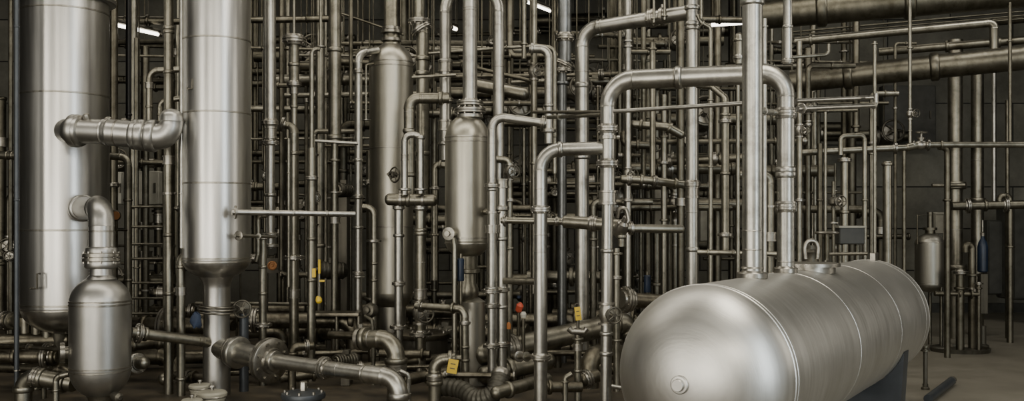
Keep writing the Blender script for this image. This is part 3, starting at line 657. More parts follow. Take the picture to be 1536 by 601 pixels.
run('hairpin_pipe', 'small inverted-U pipe standing on the domed header', 'pipe', [(607, 292, 10.6), (607, 202, 10.6), (631, 202, 10.6), (631, 290, 10.6)], 5, bend=2, fit=[('G', 607, 236, .9), ('F', 631, 206, .9), ('C', 607, 284, 1.6), ('C', 631, 284, 1.6)], mat='front')
run('domed_header', 'short fat horizontal header with domed ends between slender and round-bottomed vessels', 'pipe', [(584, 299, 10.7), (650, 300, 10.7)], 9, dome=(1, 1), fit=[('K', 601, 299, .95), ('C', 612, 299, 1.0), ('K', 634, 300, .95), ('S', 623, 300)], mat='mid')
run('vertical_pipe', 'bright vertical pipe under the domed header, nearer the slender vessel', 'pipe', [(598, 'f', 10.75), (598, 304, 10.75)], 6.4, fit=[('F', 598, 311, .9), ('C', 598, 353, 1.1), ('F', 598, 425, 1.0), ('F', 598, 490, 1.3)], mat='front')
run('vertical_pipe', 'vertical pipe under the domed header, nearer the round-bottomed vessel', 'pipe', [(631, 'f', 10.75), (631, 304, 10.75)], 8, fit=[('F', 631, 311, .85), ('C', 631, 345, 1.05), ('C', 631, 350, 1.05), ('S', 631, 393), ('G', 631, 440), ('V', 628, 468, .9), ('F', 631, 500, 1.3)], mat='mid')
vt = thing('wheel_valve', 'small dark handwheel valve against the side of the slender vessel', 'valve', W(590, 262, 11.3))
part(vt, 'body', lathe(W(592, 262, 11.45), Vector((-.3, -1, 0)), [(px(5, 11.3), 0), (px(5, 11.3), .12), (px(2, 11.3), .13), (px(2, 11.3), .2)], 14), 'iron')
part(vt, 'handwheel', wheel_mesh(W(592, 262, 11.25), Vector((-.9, -1, 0)), px(11, 11.3)), 'iron')
run('crook_pipe', 'crook-topped pipe beside the round-bottomed vessel reaching to a capped end', 'pipe', [(738, 'f', 9.9), (738, 174, 9.9), (819, 185, 9.9)], 6.6, bend=2.6, fit=[('S', 738, 215), ('F', 738, 278, 1.1), ('C', 738, 284), ('K', 738, 318, 1.1), ('G', 738, 343, 1.25), ('C', 738, 432, 1.3), ('F', 738, 436, 1.5), ('F', 738, 518, 1.3), ('F', 814, 184, 1.1), ('S', 757, 176), ('F', 738, 458, 1.1)], mat='front')
run('vertical_pipe', 'stout vertical pipe standing close beside the crook-topped pipe', 'pipe', [(753, 'f', 9.95), (753, 268, 9.95)], 7.2, fit=[('G', 753, 275, 1.15), ('F', 753, 312, .95), ('C', 753, 358), ('F', 753, 434, 1.0), ('C', 753, 460), ('F', 753, 516, 1.1)], mat='front')
run('slant_pipe', 'fat short slanting pipe behind the thick bright pipe', 'pipe', [(700, 124, 12.2), (786, 141, 11.9)], 10, mat='mid', dome=(0, 1))
run('thin_rod', 'thin level rod passing behind the looping pipe at its flange', 'rod', [(618, 116, 10.75), (684, 112, 10.75)], 2.4, mat='mid')
run('thin_rod', 'thin dark slanting rod above the fat slanting pipe', 'rod', [(706, 100, 11.6), (801, 122, 11.3)], 3, mat='back')
run('thin_rod', 'level rod crossing in front of the looping pipe legs higher up', 'rod', [(640, 80, 11.4), (796, 69, 11.2)], 2.6, mat='mid', fit=[('C', 760, 72, 1.4)])
run('thin_pipe', 'thin ceiling pipe ending at the high level rod', 'pipe', [(786, 88, 11.2), (786, 'c', 11.2)], 3.6, mat='mid', fit=[('C', 786, 66, 1.4)])
run('vertical_pipe', 'slim bright pipe from ceiling down past the round dark fitting', 'pipe', [(801, 440, 11.3), (801, 'c', 11.3)], 5, mat='mid', fit=[('C', 801, 96, 1.3), ('V', 801, 108, 1.0), ('C', 801, 245)])
run('elbow_pipe', 'short elbow pipe bending down beside the capped end of the crook-topped pipe', 'pipe', [(794, 73, 11.0), (823, 74, 11.0), (823, 215, 11.0)], 6.4, bend=2.0, fit=[('C', 798, 73, 1.2), ('S', 823, 116), ('C', 823, 158), ('F', 823, 196, 1.1)], mat='front')
run('elbow_tube', 'thinner elbow tube nested just outside the short elbow pipe', 'tube', [(797, 68, 11.25), (832, 72, 11.25), (832, 260, 11.25)], 3.4, bend=3.5, mat='mid', fit=[('C', 832, 205)])
run('dark_pipe', 'greyish ceiling pipe with a wide ring flange, narrowing below', 'pipe', [(843, 'f', 12.0), (843, 104, 12.0), (847, 96, 12.0), (847, 'c', 12.0)], [7, 8, 10], bend=1, fit=[('F', 847, 56, .9), ('F', 846, 97, 1.35), ('F', 844, 106, 1.6), ('C', 843, 125, 1.3), ('C', 843, 230)], mat='bluish')
run('arch_pipe', 'second large arching pipe, higher and behind, ending at a tall vertical', 'pipe', [(873, 'f', 11.5), (873, 44, 11.5), (1042, 17, 10.8)], 10.4, bend=2.6, fit=[('S', 873, 60), ('S', 873, 108), ('C', 873, 128, .9), ('S', 903, 40), ('F', 978, 28, .8), ('K', 994, 25, 1.0), ('C', 873, 235), ('C', 873, 330)], mat='front')
for lx, yy, lb in ((981, 12, 'first of the two thin hanger rods holding the higher arching pipe'), (997, 8, 'second thin hanger rod, nearer the tall vertical, on the higher arching pipe')):
    run('hanger_rod', lb, 'rod', [(lx, yy + 22, 10.88), (lx, 'c', 10.88)], 2.3, mat='mid', fit=[('C', lx, yy + 16, 1.8)])
run('vertical_pipe', 'straight bright pipe passing behind both arching pipes', 'pipe', [(942, 'f', 12.0), (942, 'c', 12.0)], 5, fit=[('C', 942, 62, 1.2), ('C', 942, 70, 1.2), ('C', 942, 130), ('F', 942, 300, 1.2), ('V', 942, 262, .9)], mat='front')
run('vertical_pipe', 'dim slim pipe between the straight bright pipe and the tall vertical', 'pipe', [(979, 64, 11.6), (979, 268, 11.6)], 4.6, fit=[('C', 979, 74, 1.3)], mat='mid')
run('tall_pipe', 'tall bright vertical pipe meeting the end of the higher arching pipe', 'pipe', [(1038.5, 'f', 10.75), (1038.5, 'c', 10.75)], 9.4, fit=[('C', 1038, 12, 1.05), ('C', 1038, 36, 1.05), ('C', 1038, 42, 1.0), ('F', 1038, 276, .8), ('G', 1038, 288, .9), ('S', 1038, 318), ('C', 1038, 374, .95)], mat='front')
run('valve_pipe', 'level flanged pipe with a lever valve crossing behind the cane-shaped bright pipe', 'pipe', [(752, 330, 7.85), (846, 332, 7.7), (930, 338, 7.55)], [5, 9.5], bend=1, fit=[('F', 758, 330, 1.2), ('F', 836, 332, .9), ('F', 846, 332, .85), ('F', 890, 335, .8), ('K', 918, 337, 1.1)], mat='mid')
run('stub_pipe', 'short level pipe with rounded end beyond the lever valve', 'pipe', [(940, 342, 7.5), (1022, 343, 7.6)], 6.4, dome=(0, 1), fit=[('F', 946, 342, 1.0)], mat='mid')
vt = thing('lever_valve', 'bright valve with a curved lever on the arching pipe leg', 'valve', W(932, 352, 7.4))
part(vt, 'body', lathe(W(932, 341, 7.45), Vector((.3, -.5, .8)), [(px(9, 7.4), -.07), (px(11, 7.4), -.02), (px(9, 7.4), .04), (px(5, 7.4), .06), (px(4, 7.4), .1)], 20), 'flange')
part(vt, 'lever_handle', tube(spl([W(926, 326, 7.3), W(930, 313, 7.28), W(939, 314, 7.28), W(943, 330, 7.28)], 6), px(3, 7.3), 10), 'flange')
part(vt, 'bonnet', lathe(W(932, 352, 7.45), Vector((0, 0, -1)), [(px(8, 7.4), 0), (px(8, 7.4), .02), (px(5, 7.4), .03), (px(5, 7.4), .09)], 16), 'mid')
run('long_rod', 'long thin level rod crossing from the arching leg to the thick riser', 'rod', [(921, 167, 7.1), (1114, 155, 6.5)], 3.2, mat='front')
run('long_rod', 'long thin dark rod between the capped crook pipe and arching leg, upper', 'rod', [(800, 168, 8.4), (903, 168, 7.35)], 2.4, mat='back')
run('long_rod', 'long thin rod between the capped crook pipe and arching leg, lower', 'rod', [(822, 176, 8.3), (902, 172, 7.3)], 2.8, mat='mid', fit=[('C', 840, 175, 1.5)])
run('hanger_tube', 'thin crooked tube hooked over the top of the tall vertical', 'tube', [(1046, 22, 10.5), (1052, 34, 10.5), (1066, 42, 10.5), (1066, 'f', 10.5)], 3.2, bend=2, mat='mid', fit=[('C', 1052, 38, 2.2), ('C', 1066, 150, 1.3), ('C', 1066, 250, 1.3)])
run('short_rod', 'thin short rod dangling next to the tall vertical under the lamp', 'rod', [(1052, 'c', 10.45), (1052, 28, 10.45)], 2.2, mat='mid')
run('bent_pipe', 'bent pipe emerging beneath the arching pipe, turning down beside the riser', 'pipe', [(1046, 128, 9.8), (1068, 130, 9.7), (1088, 147, 9.6), (1088, 378, 9.6)], [4.5, 5, 6], bend=[1.6, 1.6], fit=[('C', 1088, 172, 1.2), ('F', 1088, 182, 1.1), ('C', 1088, 260, 1.1), ('F', 1088, 352, 1.2)], mat='mid')
run('capped_pipe', 'short capped pipe with a ring flange above the level arching pipe', 'pipe', [(1109, 96, 8.6), (1109, 54, 8.6)], 6.4, dome=(0, 1), fit=[('F', 1109, 86, .9), ('C', 1109, 60, 1.15)], mat='mid')
run('capped_tube', 'thin tube beneath the short capped pipe', 'tube', [(1107, 'f', 8.9), (1107, 90, 8.9)], 3, mat='mid')
run('thin_pipe', 'thin pipe clinging to the thick riser on the storage tank', 'pipe', [(1147, 'f', 9.0), (1147, 28, 9.0)], 3.6, mat='front', fit=[('C', 1147, 40, 1.4)])
run('connecting_pipe', 'stubby connecting pipe between the thick riser and arching tank pipe', 'pipe', [(1139, 166, d1 + .15), (1158, 168, d2 - .05), (1170, 170, d2)], 4.6, bend=1.5, fit=[('C', 1146, 167, 1.2)], mat='front')
run('cross_pipe', 'thin level pipe behind the tank, crossing the feet of the tall pipes', 'pipe', [(1046, 378, 9.2), (1168, 381, 9.1)], 4, mat='mid', fit=[('C', 1100, 380, 1.2), ('C', 1062, 379, 1.2)])

# lower centre
run('trunk_pipe', 'fat dark trunk pipe lying low behind the bright cane pipe', 'pipe', [(722, 531, 10.35), (912, 488, 11.3), (936, 482, 11.4), (944, 500, 11.4)], [17, 18, 16], bend=[1, 1.2], fit=[('F', 764, 521, .75), ('C', 906, 490, 1.05)], mat='mid', dome=(1, 0))
run('tag_valve_pipe', 'short upright pipe with a crossbar carrying the smaller yellow tag', 'pipe', [(867, 'f', 9.5), (867, 492, 9.5)], 5.5, fit=[('C', 867, 508, 1.3), ('G', 867, 520, 1.1), ('C', 867, 556)], mat='mid',
    extra=lambda rt: (part(rt, 'crossbar', tube([W(853, 492, 9.45), W(858, 497, 9.45), W(876, 498, 9.45), W(880, 492, 9.45)], px(4.5, 9.5), 12), 'flange'), part(rt, 'stem', tube([W(867, 496, 9.5), W(867, 478, 9.5)], px(2.4, 9.5), 8), 'iron')))
tagplate('warning_tag', 'smaller yellow tag on the upright pipe before the fat trunk pipe', 867, 470, 9.4, 9, 20, -.12)
run('low_elbow', 'dark fat elbow on the floor behind the tagged upright pipe', 'pipe', [(884, 'f', 10.2), (884, 532, 10.2), (930, 530, 10.6)], 14, bend=1.4, mat='grimy', fit=[('C', 884, 562, 1.1)])
run('low_pipe', 'stubby ribbed pipe end at floor level beside the arching pipe foot', 'pipe', [(874, 570, 9.6), (896, 563, 9.7)], 10, mat='grimy', fit=[('F', 880, 568, .9)], dome=(1, 0))
run('low_pipe', 'low level pipe in front of the tagged upright pipe foot', 'pipe', [(816, 580, 9.2), (872, 580, 9.3)], 8, mat='grimy', fit=[('C', 824, 580, 1.2), ('C', 846, 580, 1.15)])
run('small_standpipe', 'small standpipe with a short side arm near the picture bottom', 'pipe', [(848, 'f', 8.9), (848, 566, 8.9), (858, 560, 8.9)], 4.2, bend=1.3, mat='mid', fit=[('C', 848, 572, 1.3)])
run('low_pipe', 'thick brown pipe running low past the bright cane pipe foot', 'pipe', [(728, 562, 10.2), (822, 541, 10.6)], 14, mat='mid', dome=(1, 1), fit=[('C', 764, 556, 1.08)])
run('low_pipe', 'thinner brown pipe beneath the thick one by the cane pipe foot', 'pipe', [(744, 589, 9.0), (820, 568, 9.6)], 10, mat='mid', dome=(1, 1), fit=[('C', 762, 584, 1.1)])
run('stub_pipe', 'thin level pipe stub peeping out at the lower rim of the tank nose', 'pipe', [(905, 577, 8.2), (944, 583, 8.2)], 3.2, mat='front')
run('side_arm', 'level clamp arm holding the bright cane pipe near its foot', 'pipe', [(772, 534, 7.8), (806, 535, 7.5)], 4, mat='mid', fit=[('F', 779, 534, 1.3), ('C', 790, 534, 1.5)])
run('tee_pipe', 'level stub pipe joining the stout vertical to the cane pipe', 'pipe', [(757, 421, 9.9), (812, 422, 9.6)], 5, mat='mid')
run('flanged_stub', 'thick dark flanged pipe end pointing at the tank nose', 'pipe', [(990, 452, 10.6), (938, 449, 10.4)], 11, mat='grimy', fit=[('F', 944, 449, .9), ('C', 934, 449, 1.3), ('F', 934, 449, 1.1)])
run('vertical_pipe', 'dull vertical pipe between the arching leg and tank nose', 'pipe', [(925, 'f', 10.0), (925, 372, 10.0)], 5, mat='mid', fit=[('F', 925, 416, 1.0), ('C', 925, 380, 1.5), ('C', 925, 510, 1.3)])
run('red_valve_post', 'post with a red valve head beside the stout verticals', 'valve', [(778, 'f', 10.6), (778, 452, 10.6)], 3, mat='back',
    extra=lambda rt: (part(rt, 'red_head', lathe(W(779, 461, 10.5), Vector((.3, -.4, 1)), [(px(2, 10.5), -px(8, 10.5)), (px(5, 10.5), -px(5, 10.5)), (px(5.5, 10.5), px(4, 10.5)), (px(2, 10.5), px(8, 10.5))], 14), 'red'), part(rt, 'blue_tip', lathe(W(778, 447, 10.5), Vector((0, 0, 1)), [(px(3, 10.5), 0), (px(3, 10.5), px(4, 10.5))], 10), 'blue')))
run('capped_post', 'post with a white cap next to the red valve head', 'valve', [(785, 'f', 10.5), (785, 478, 10.5)], 2.8, mat='back',
    extra=lambda rt: part(rt, 'white_cap', lathe(W(785, 471, 10.5), Vector((0, 0, 1)), [(px(4, 10.5), -px(5, 10.5)), (px(5, 10.5), 0), (px(3, 10.5), px(4, 10.5))], 14), 'white'))
run('orange_post', 'tiny orange-tipped post lowest beside the stout verticals', 'valve', [(763, 'f', 10.4), (763, 492, 10.4)], 3, mat='back',
    extra=lambda rt: part(rt, 'orange_tip', lathe(W(763, 489, 10.4), Vector((0, 0, 1)), [(px(3.4, 10.4), -px(4, 10.4)), (px(3.4, 10.4), px(3, 10.4)), (px(1.5, 10.4), px(6, 10.4))], 12), 'orange'))
for nm, lb, x, y, d, hh in (('blue_tube', 'blue painted sleeve behind the bottom nozzle of the round-bottomed vessel', 691, 404, 10.15, 34), ('blue_tube', 'small blue sleeve low behind the tank nose', 971, 425, 11.6, 26)):
    t = thing(nm, lb, 'sleeve', W(x, 'f', d))
    part(t, 'sleeve', lathe(W(x, y, d), Vector((0, 0, 1)), [(px(5, d), -px(hh / 2, d)), (px(5.5, d), -px(hh / 2 - 2, d)), (px(5, d), 0), (px(5.5, d), px(hh / 2 - 2, d)), (px(4, d), px(hh / 2, d))], 14), 'blue')
    part(t, 'post', tube([W(x, 'f', d), W(x, y - hh * .7, d)], px(2.6, d), 10), 'back')

# knots of fittings between the verticals
run('fitting_pipe', 'fat flanged pipe in the tangle, halfway up between arching leg and tall vertical', 'pipe', [(934, 268, 11.2), (980, 271, 11.2), (1028, 277, 11.3)], 6.2, bend=1, mat='mid', dome=(1, 0), fit=[('F', 944, 269, 1.0), ('C', 962, 270, 1.3), ('F', 982, 271, .9), ('C', 1012, 275, 1.2)])
run('fitting_pipe', 'fat slanting pipe highest in the tangle between arching leg and tall vertical', 'pipe', [(950, 186, 12.1), (1000, 190, 12.0), (1022, 202, 12.0)], 6.4, bend=1.4, mat='mid', dome=(1, 1), fit=[('C', 962, 187, 1.25), ('F', 980, 188, 1.0), ('C', 1004, 192, 1.2)])
run('fitting_pipe', 'long level pipe running behind the tall vertical at window height', 'pipe', [(990, 242, 13.0), (1120, 236, 12.8)], 6.6, mat='back', fit=[('F', 1004, 241, 1.0), ('C', 1080, 238, 1.2), ('F', 1072, 238, 1.0)])
run('elbow_pipe', 'stubby dark elbow pipe just beyond the arching leg, middle height', 'pipe', [(936, 200, 12.4), (936, 216, 12.4), (974, 218, 12.4)], 6, bend=1.4, mat='back', dome=(1, 1), fit=[('C', 956, 217, 1.3)])
run('elbow_pipe', 'small elbow pipe tucked behind the round-bottomed vessel on the slender vessel side', 'pipe', [(668, 248, 11.4), (652, 246, 11.4), (652, 420, 11.4)], 5, bend=1.4, mat='mid', fit=[('C', 660, 247, 1.3), ('F', 652, 282, 1.1), ('C', 652, 352, 1.3)])
run('vertical_pipe', 'slim upright behind the dangling lever valve, collars down its length', 'pipe', [(996, 'f', 12.2), (996, 142, 12.2)], 4.6, mat='mid', fit=[('C', 996, 205, 1.2), ('F', 996, 244, 1.2), ('C', 996, 330, 1.2)])
run('return_pipe', 'flanged upright leg with a valve behind the stout vertical', 'pipe', [(764, 'f', 10.9), (764, 240, 10.9), (740, 238, 10.9)], 5, bend=1.6, mat='mid', fit=[('V', 764, 258, 1.0), ('F', 764, 300, 1.1), ('C', 764, 372, 1.2)])
gv = thing('globe_valve', 'round bulbous valve with a bracket behind the fat gooseneck elbow', 'valve', W(556, 'f', 10.6))
part(gv, 'body', lathe(W(556, 465, 10.6), Vector((-.4, -1, .1)), [(px(4, 10.6), -px(12, 10.6)), (px(9, 10.6), -px(9, 10.6)), (px(11.5, 10.6), 0), (px(9, 10.6), px(8, 10.6)), (px(5, 10.6), px(9, 10.6)), (px(5, 10.6), px(14, 10.6)), (px(2, 10.6), px(15, 10.6))], 20), 'iron')
part(gv, 'bracket', tube([W(548, 474, 10.5), W(558, 480, 10.4), W(560, 500, 10.4), W(560, 'f', 10.4)], px(3, 10.5), 10), 'mid')
rc = thing('round_cover', 'wide round bolted cover at the foot of the pipes under the domed header', 'cover', W(632, 'f', 11.3))
for nm, prof, mt in (('drum', [(40, 'f'), (40, 506)], 'iron'), ('cover_plate', [(43, 506), (44, 503), (44, 499), (41, 497), (12, 495)], 'grimy')): seg_part(rc, nm, 632, 11.3, prof, mt, seg=40)
for k in range(10):
    a = k * math.pi / 5 + .2; q = W(632, 497, 11.3) + Vector((math.cos(a), math.sin(a), 0)) * px(38, 11.3)
    part(rc, 'bolt', lathe(q, Vector((0, 0, 1)), [(.016, -.01), (.016, .025)], 6), 'flange')
motor('small motor with a finned body low beside the sump drum', 668, 500, 11.6, 12, Vector((.6, -1, .05)), .3)
motor('finned motor low between the pump table and gooseneck elbow', 520, 540, 10.4, 11, Vector((-.8, -1, .05)), .3)
run('pump_outlet', 'short pipe with stacked flanges standing on the floor before the pump table', 'pipe', [(438, 'f', 10.1), (438, 520, 10.1), (470, 518, 10.2)], 6, bend=1.5, mat='grimy', fit=[('F', 438, 540, 1.1), ('C', 438, 530, 1.3), ('F', 460, 519, 1.1)])
run('low_pipe', 'long thick brown pipe on the floor behind the branch pipe', 'pipe', [(420, 566, 10.15), (600, 545, 10.6), (668, 536, 11.0)], 8, bend=1, mat='grimy', fit=[('C', 470, 560, 1.15), ('F', 540, 552, .9), ('C', 630, 541, 1.15)])
run('low_pipe', 'second brown floor pipe, passing under the gooseneck elbow', 'pipe', [(598, 572, 9.7), (672, 556, 10.1)], 9, mat='grimy', fit=[('C', 640, 563, 1.12)], dome=(1, 1))
run('low_pipe', 'thin floor pipe with a valve before the wheel valve post', 'pipe', [(340, 560, 10.3), (436, 556, 10.4)], 4, mat='grimy', fit=[('V', 412, 557, 1.0), ('C', 372, 559, 1.3)])

# behind the tank
vt = thing('valve_block', 'chunky cast valve block with looped pipes behind the tank top', 'valve', W(1216, 'f', 9.6))
part(vt, 'body', lathe(W(1216, 384, 9.6), Vector((0, 0, 1)), [(px(9, 9.6), -.09), (px(12, 9.6), -.05), (px(10, 9.6), 0), (px(12, 9.6), .04), (px(7, 9.6), .07), (px(6, 9.6), .11)], 18), 'iron')
part(vt, 'pipe_loop', tube(spl([W(1208, 388, 9.4), W(1207, 372, 9.4), W(1212, 362, 9.4), W(1222, 362, 9.4), W(1227, 372, 9.4), W(1226, 388, 9.4)], 6), px(3.4, 9.5), 12), 'flange')
part(vt, 'stand', tube([W(1216, 'f', 9.6), W(1216, 392, 9.6)], px(7, 9.6), 14), 'iron')
part(vt, 'top_flange', lathe(W(1240, 349, 9.7), Vector((0, 0, 1)), [(px(16, 9.7), -.012), (px(18, 9.7), 0), (px(16, 9.7), .014)], 22), 'flange')
part(vt, 'flange_post', tube([W(1240, 390, 9.7), W(1240, 350, 9.7)], px(4, 9.7), 12), 'back')
bx = thing('junction_box', 'grey rectangular junction box on posts behind the tank top', 'box', W(1273, 'f', 10.6))
part(bx, 'case', box(W(1273, 353, 10.6), (px(38, 10.6), .22, px(26, 10.6))), 'paneld')
part(bx, 'lid', box(W(1273, 340, 10.6), (px(41, 10.6), .25, px(3, 10.6))), 'panel')
for lx in (1260, 1286): part(bx, 'leg', tube([W(lx, 'f', 10.6), W(lx, 364, 10.6)], px(3.4, 10.6), 10), 'back')
run('rail_pipe', 'thin level rail just above the tank top behind it', 'pipe', [(1236, 381, 9.9), (1300, 380, 10.1)], 2.6, mat='mid')

# ================================================================== RIGHT SIDE
run('loop_rod', 'upper of two parallel level rods beyond the arching tank pipe', 'rod', [(1194, 151, 7.6), (1309, 146, 8.1)], 3.2, mat='front')
run('loop_rod', 'lower brighter level rod with an upturned end beyond the arching tank pipe', 'rod', [(1196, 163, 7.3), (1314, 158, 8.0), (1314, 140, 8.0)], 3.8, bend=1.8, mat='front', fit=[('C', 1203, 162, 1.7), ('C', 1311, 158, 1.3)])
run('thin_pipe', 'thin vertical pipe crossing the ends of the two parallel rods', 'pipe', [(1312, 62, 9.6), (1312, 380, 9.6)], 2.6, mat='mid', fit=[('C', 1312, 66, 1.5)])
run('thin_pipe', 'slim vertical pipe right behind the arching tank pipe elbow', 'pipe', [(1199, 'f', 10.6), (1199, 62, 10.6)], 4.4, mat='mid', fit=[('C', 1199, 165, 1.5), ('V', 1200, 196, .9), ('F', 1199, 300, 1.3)])
run('hook_rod', 'thin rod with a curled hook end near the arching tank pipe', 'rod', [(1188, 86, 9.8), (1230, 83, 9.8), (1243, 82, 9.8), (1243, 66, 9.8)], 2.6, bend=3, mat='mid')
run('main_header', 'fattest dark overhead pipe spanning the far bay in front of the block wall', 'pipe', [(1186, 122, 13.4), (1560, 84, 12.2)], [17], mat='back', fit=[('C', 1272, 114, 1.0), ('S', 1397, 101), ('C', 1402, 100, 1.0)])
run('overhead_duct', 'broad dark duct-like pipe running highest along the ceiling', 'pipe', [(1128, 24, 12.6), (1560, -14, 11.6)], 21, mat='far', fit=[('C', 1232, 15, 1.0), ('C', 1364, 4, 1.0)])
run('overhead_pipe', 'medium overhead pipe ending in a drop near the far corner', 'pipe', [(1192, 62, 13.6), (1491, 34, 12.7), (1491, 84, 12.7)], 5.8, bend=1.3, mat='mid', fit=[('C', 1216, 60, 1.2)])
run('overhead_pipe', 'medium overhead pipe just above the fattest dark pipe', 'pipe', [(1318, 78, 14.2), (1560, 58, 13.6)], 6, mat='back', fit=[('C', 1420, 70, 1.2), ('C', 1498, 63, 1.2)])
run('overhead_pipe', 'short overhead pipe close under the ceiling at the far corner', 'pipe', [(1490, 33, 14.4), (1560, 26, 14)], 6, mat='back')
for k, (ya, yb, nm) in enumerate(((40, 16, 'topmost'), (45, 22, 'second from top'), (50, 27, 'lowest'))):
    run('conduit', 'thin slanting ceiling conduit, %s of three parallel ones' % nm, 'conduit', [(1190, ya + 8, 14.6), (1545, yb, 14.0)], 1.5, mat='far')
run('hanger_rod', 'thin hanging rod with a knobbly cross fitting before the fattest overhead pipe', 'rod', [(1365, 'c', 11.5), (1365, 214, 11.5)], 2.6, mat='mid', fit=[('C', 1365, 72, 1.4), ('V', 1364, 171, 1.3), ('C', 1365, 196)])
run('hanger_rod', 'thin hanging rod nearest the far corner, reaching the long level pipe', 'rod', [(1515, 'c', 11.6), (1515, 212, 11.6)], 2.6, mat='back', fit=[('C', 1515, 62, 1.5)])
run('wall_pipe', 'long level pipe with valves along the block wall at shoulder height', 'pipe', [(1196, 229, 12.2), (1360, 221, 12.0), (1378, 217, 12.0), (1560, 217, 11.8)], [5, 6, 4.6], bend=1, mat='mid', fit=[('F', 1343, 222, 1.1), ('V', 1381, 217, 1.0, Vector((0, -.2, 1))), ('F', 1392, 217, 1.2), ('C', 1412, 217, 1.3)])
run('wall_drop', 'pipe turning down from the long level wall pipe', 'pipe', [(1408, 220, 12.4), (1421, 222, 12.4), (1421, 'f', 12.4)], 4.5, bend=1.6, mat='back', fit=[('C', 1421, 300, 1.2)])
run('wall_riser', 'thickest bright vertical pipe against the block wall, beneath the fattest overhead pipe', 'pipe', [(1433, 'f', 14.4), (1433, 60, 14.4)], 10.5, mat='mid', fit=[('C', 1433, 276, 1.25), ('C', 1433, 280, 1.25), ('S', 1433, 344), ('C', 1433, 400, 1.3)])
run('wall_riser', 'second thickest bright vertical pipe against the block wall', 'pipe', [(1466, 'f', 14.8), (1466, 80, 14.8)], 9, mat='mid', fit=[('C', 1466, 300, 1.1), ('S', 1466, 240)])
run('wall_riser', 'thin bright vertical pipe beside the two thick wall pipes', 'pipe', [(1491, 310, 14.6), (1491, 96, 14.6)], 3.4, mat='front')
run('wall_riser', 'thin dark vertical pipe nearest the far corner', 'pipe', [(1511, 'f', 14.4), (1511, 150, 14.4)], 3, mat='back', fit=[('C', 1511, 300, 1.4)])
run('hook_pipe', 'square inverted-U pipe behind the tank top', 'pipe', [(1261, 232, 10.9), (1261, 204, 10.9), (1297, 203, 10.9), (1297, 'f', 10.9)], 3.6, bend=2, mat='mid', fit=[('C', 1297, 300, 1.2)])
run('vertical_pipe', 'stout dull pipe behind the inverted-U pipe', 'pipe', [(1267, 'f', 11.6), (1267, 236, 11.6)], 6, mat='mid', fit=[('F', 1267, 240, 1.1), ('C', 1267, 318, 1.1)])
run('vertical_pipe', 'stout dull pipe under the long level wall pipe, beside the far vessel', 'pipe', [(1331, 'f', 11.2), (1331, 242, 11.2)], 6.6, mat='mid', fit=[('C', 1331, 246, 1.1)])
run('vertical_pipe', 'short pale pipe hanging above the inverted-U pipe', 'pipe', [(1284, 'c', 14.2), (1284, 198, 14.2)], 5.2, mat='back', fit=[('C', 1284, 190, 1.2)])
run('vertical_pipe', 'thin dull pipe between far vessel and stout dull pipe', 'pipe', [(1356, 'f', 11.9), (1356, 226, 11.9)], 3, mat='back')
run('vertical_pipe', 'thin shiny pipe in the gap past the arching tank pipe', 'pipe', [(1238, 'f', 11.4), (1238, 168, 11.4)], 2.4, mat='mid')
run('vertical_pipe', 'dull pipe beside the thin shiny pipe past the arching tank pipe', 'pipe', [(1230, 'f', 11.9), (1230, 215, 11.9)], 4, mat='back', fit=[('C', 1230, 300, 1.2)])
run('small_valve', 'spindle valve on a short pipe behind the tank top', 'valve', [(1250, 'f', 10.4), (1250, 272, 10.4)], 2.6, mat='back', fit=[('V', 1250, 302, 1.8), ('F', 1250, 334, 2.0)])
run('low_header', 'level header pipe on the far wall near the corner', 'pipe', [(1428, 309, 14.0), (1560, 306, 13.8)], 6.4, mat='back', fit=[('F', 1452, 308, 1.1), ('C', 1478, 308, 1.2), ('F', 1509, 307, 1.1)])
run('header_elbow', 'small elbow on top of the level header by the corner', 'pipe', [(1499, 310, 13.9), (1499, 294, 13.9), (1514, 292, 13.9), (1516, 310, 13.9)], 4, bend=1.6, mat='back')
run('header_drop', 'vertical leg under the level header by the corner', 'pipe', [(1515, 'f', 13.9), (1515, 312, 13.9)], 4.8, mat='back', fit=[('C', 1515, 370, 1.2)])
run('wall_spur', 'short level pipe spur by the far vessel on the wall pipe', 'pipe', [(1398, 278, 12.8), (1446, 277, 12.8)], 2.8, mat='mid', dome=(0, 1))
run('hook_pipe', 'walking-stick pipe beside the blue bottle near the far wall', 'pipe', [(1448, 378, 13.2), (1448, 366, 13.2), (1458, 368, 13.2), (1458, 'f', 13.2)], 5.4, bend=1.4, mat='back', fit=[('C', 1458, 412, 1.5), ('G', 1458, 436, 1.3)])
run('floor_pipe', 'low level pipe connecting the far vessel legs to the posts', 'pipe', [(1402, 440, 13.0), (1468, 441, 13.0)], 3.8, mat='back', fit=[('C', 1438, 440, 1.6), ('C', 1456, 440, 1.6)])
for i, (xx, lb) in enumerate(((1440, 'dull post under the low level pipe, nearer the far vessel'), (1468, 'dull post under the low level pipe, nearer the corner'))):
    run('pipe_post', lb, 'post', [(xx, 'f', 13.0), (xx, 402 if i == 0 else 425, 13.0)], 6 if i == 0 else 3.4, mat='back', fit=[('C', xx, 432, 1.25), ('F', xx, 408, 1.2)])
bb = thing('gas_bottle', 'dark blue upright bottle among pipes near the far wall', 'bottle', W(1474, 'f', 13.4))
part(bb, 'bottle', lathe(W(1474, 380, 13.4), Vector((0, 0, 1)), [(px(q, 13.4), px(s, 13.4)) for q, s in ((6, -28), (7.5, -26), (7.5, 10), (6, 17), (3, 22), (2.4, 27))], 20), 'blue')
part(bb, 'valve', lathe(W(1474, 352, 13.4), Vector((0, 0, 1)), [(px(3, 13.4), -px(2, 13.4)), (px(3.5, 13.4), px(3, 13.4)), (px(1.2, 13.4), px(4, 13.4)), (px(1.2, 13.4), px(22, 13.4))], 12), 'flange')
part(bb, 'stand', box(W(1474, 440, 13.4) , (px(11, 13.4), px(11, 13.4), px(60, 13.4))), 'iron')
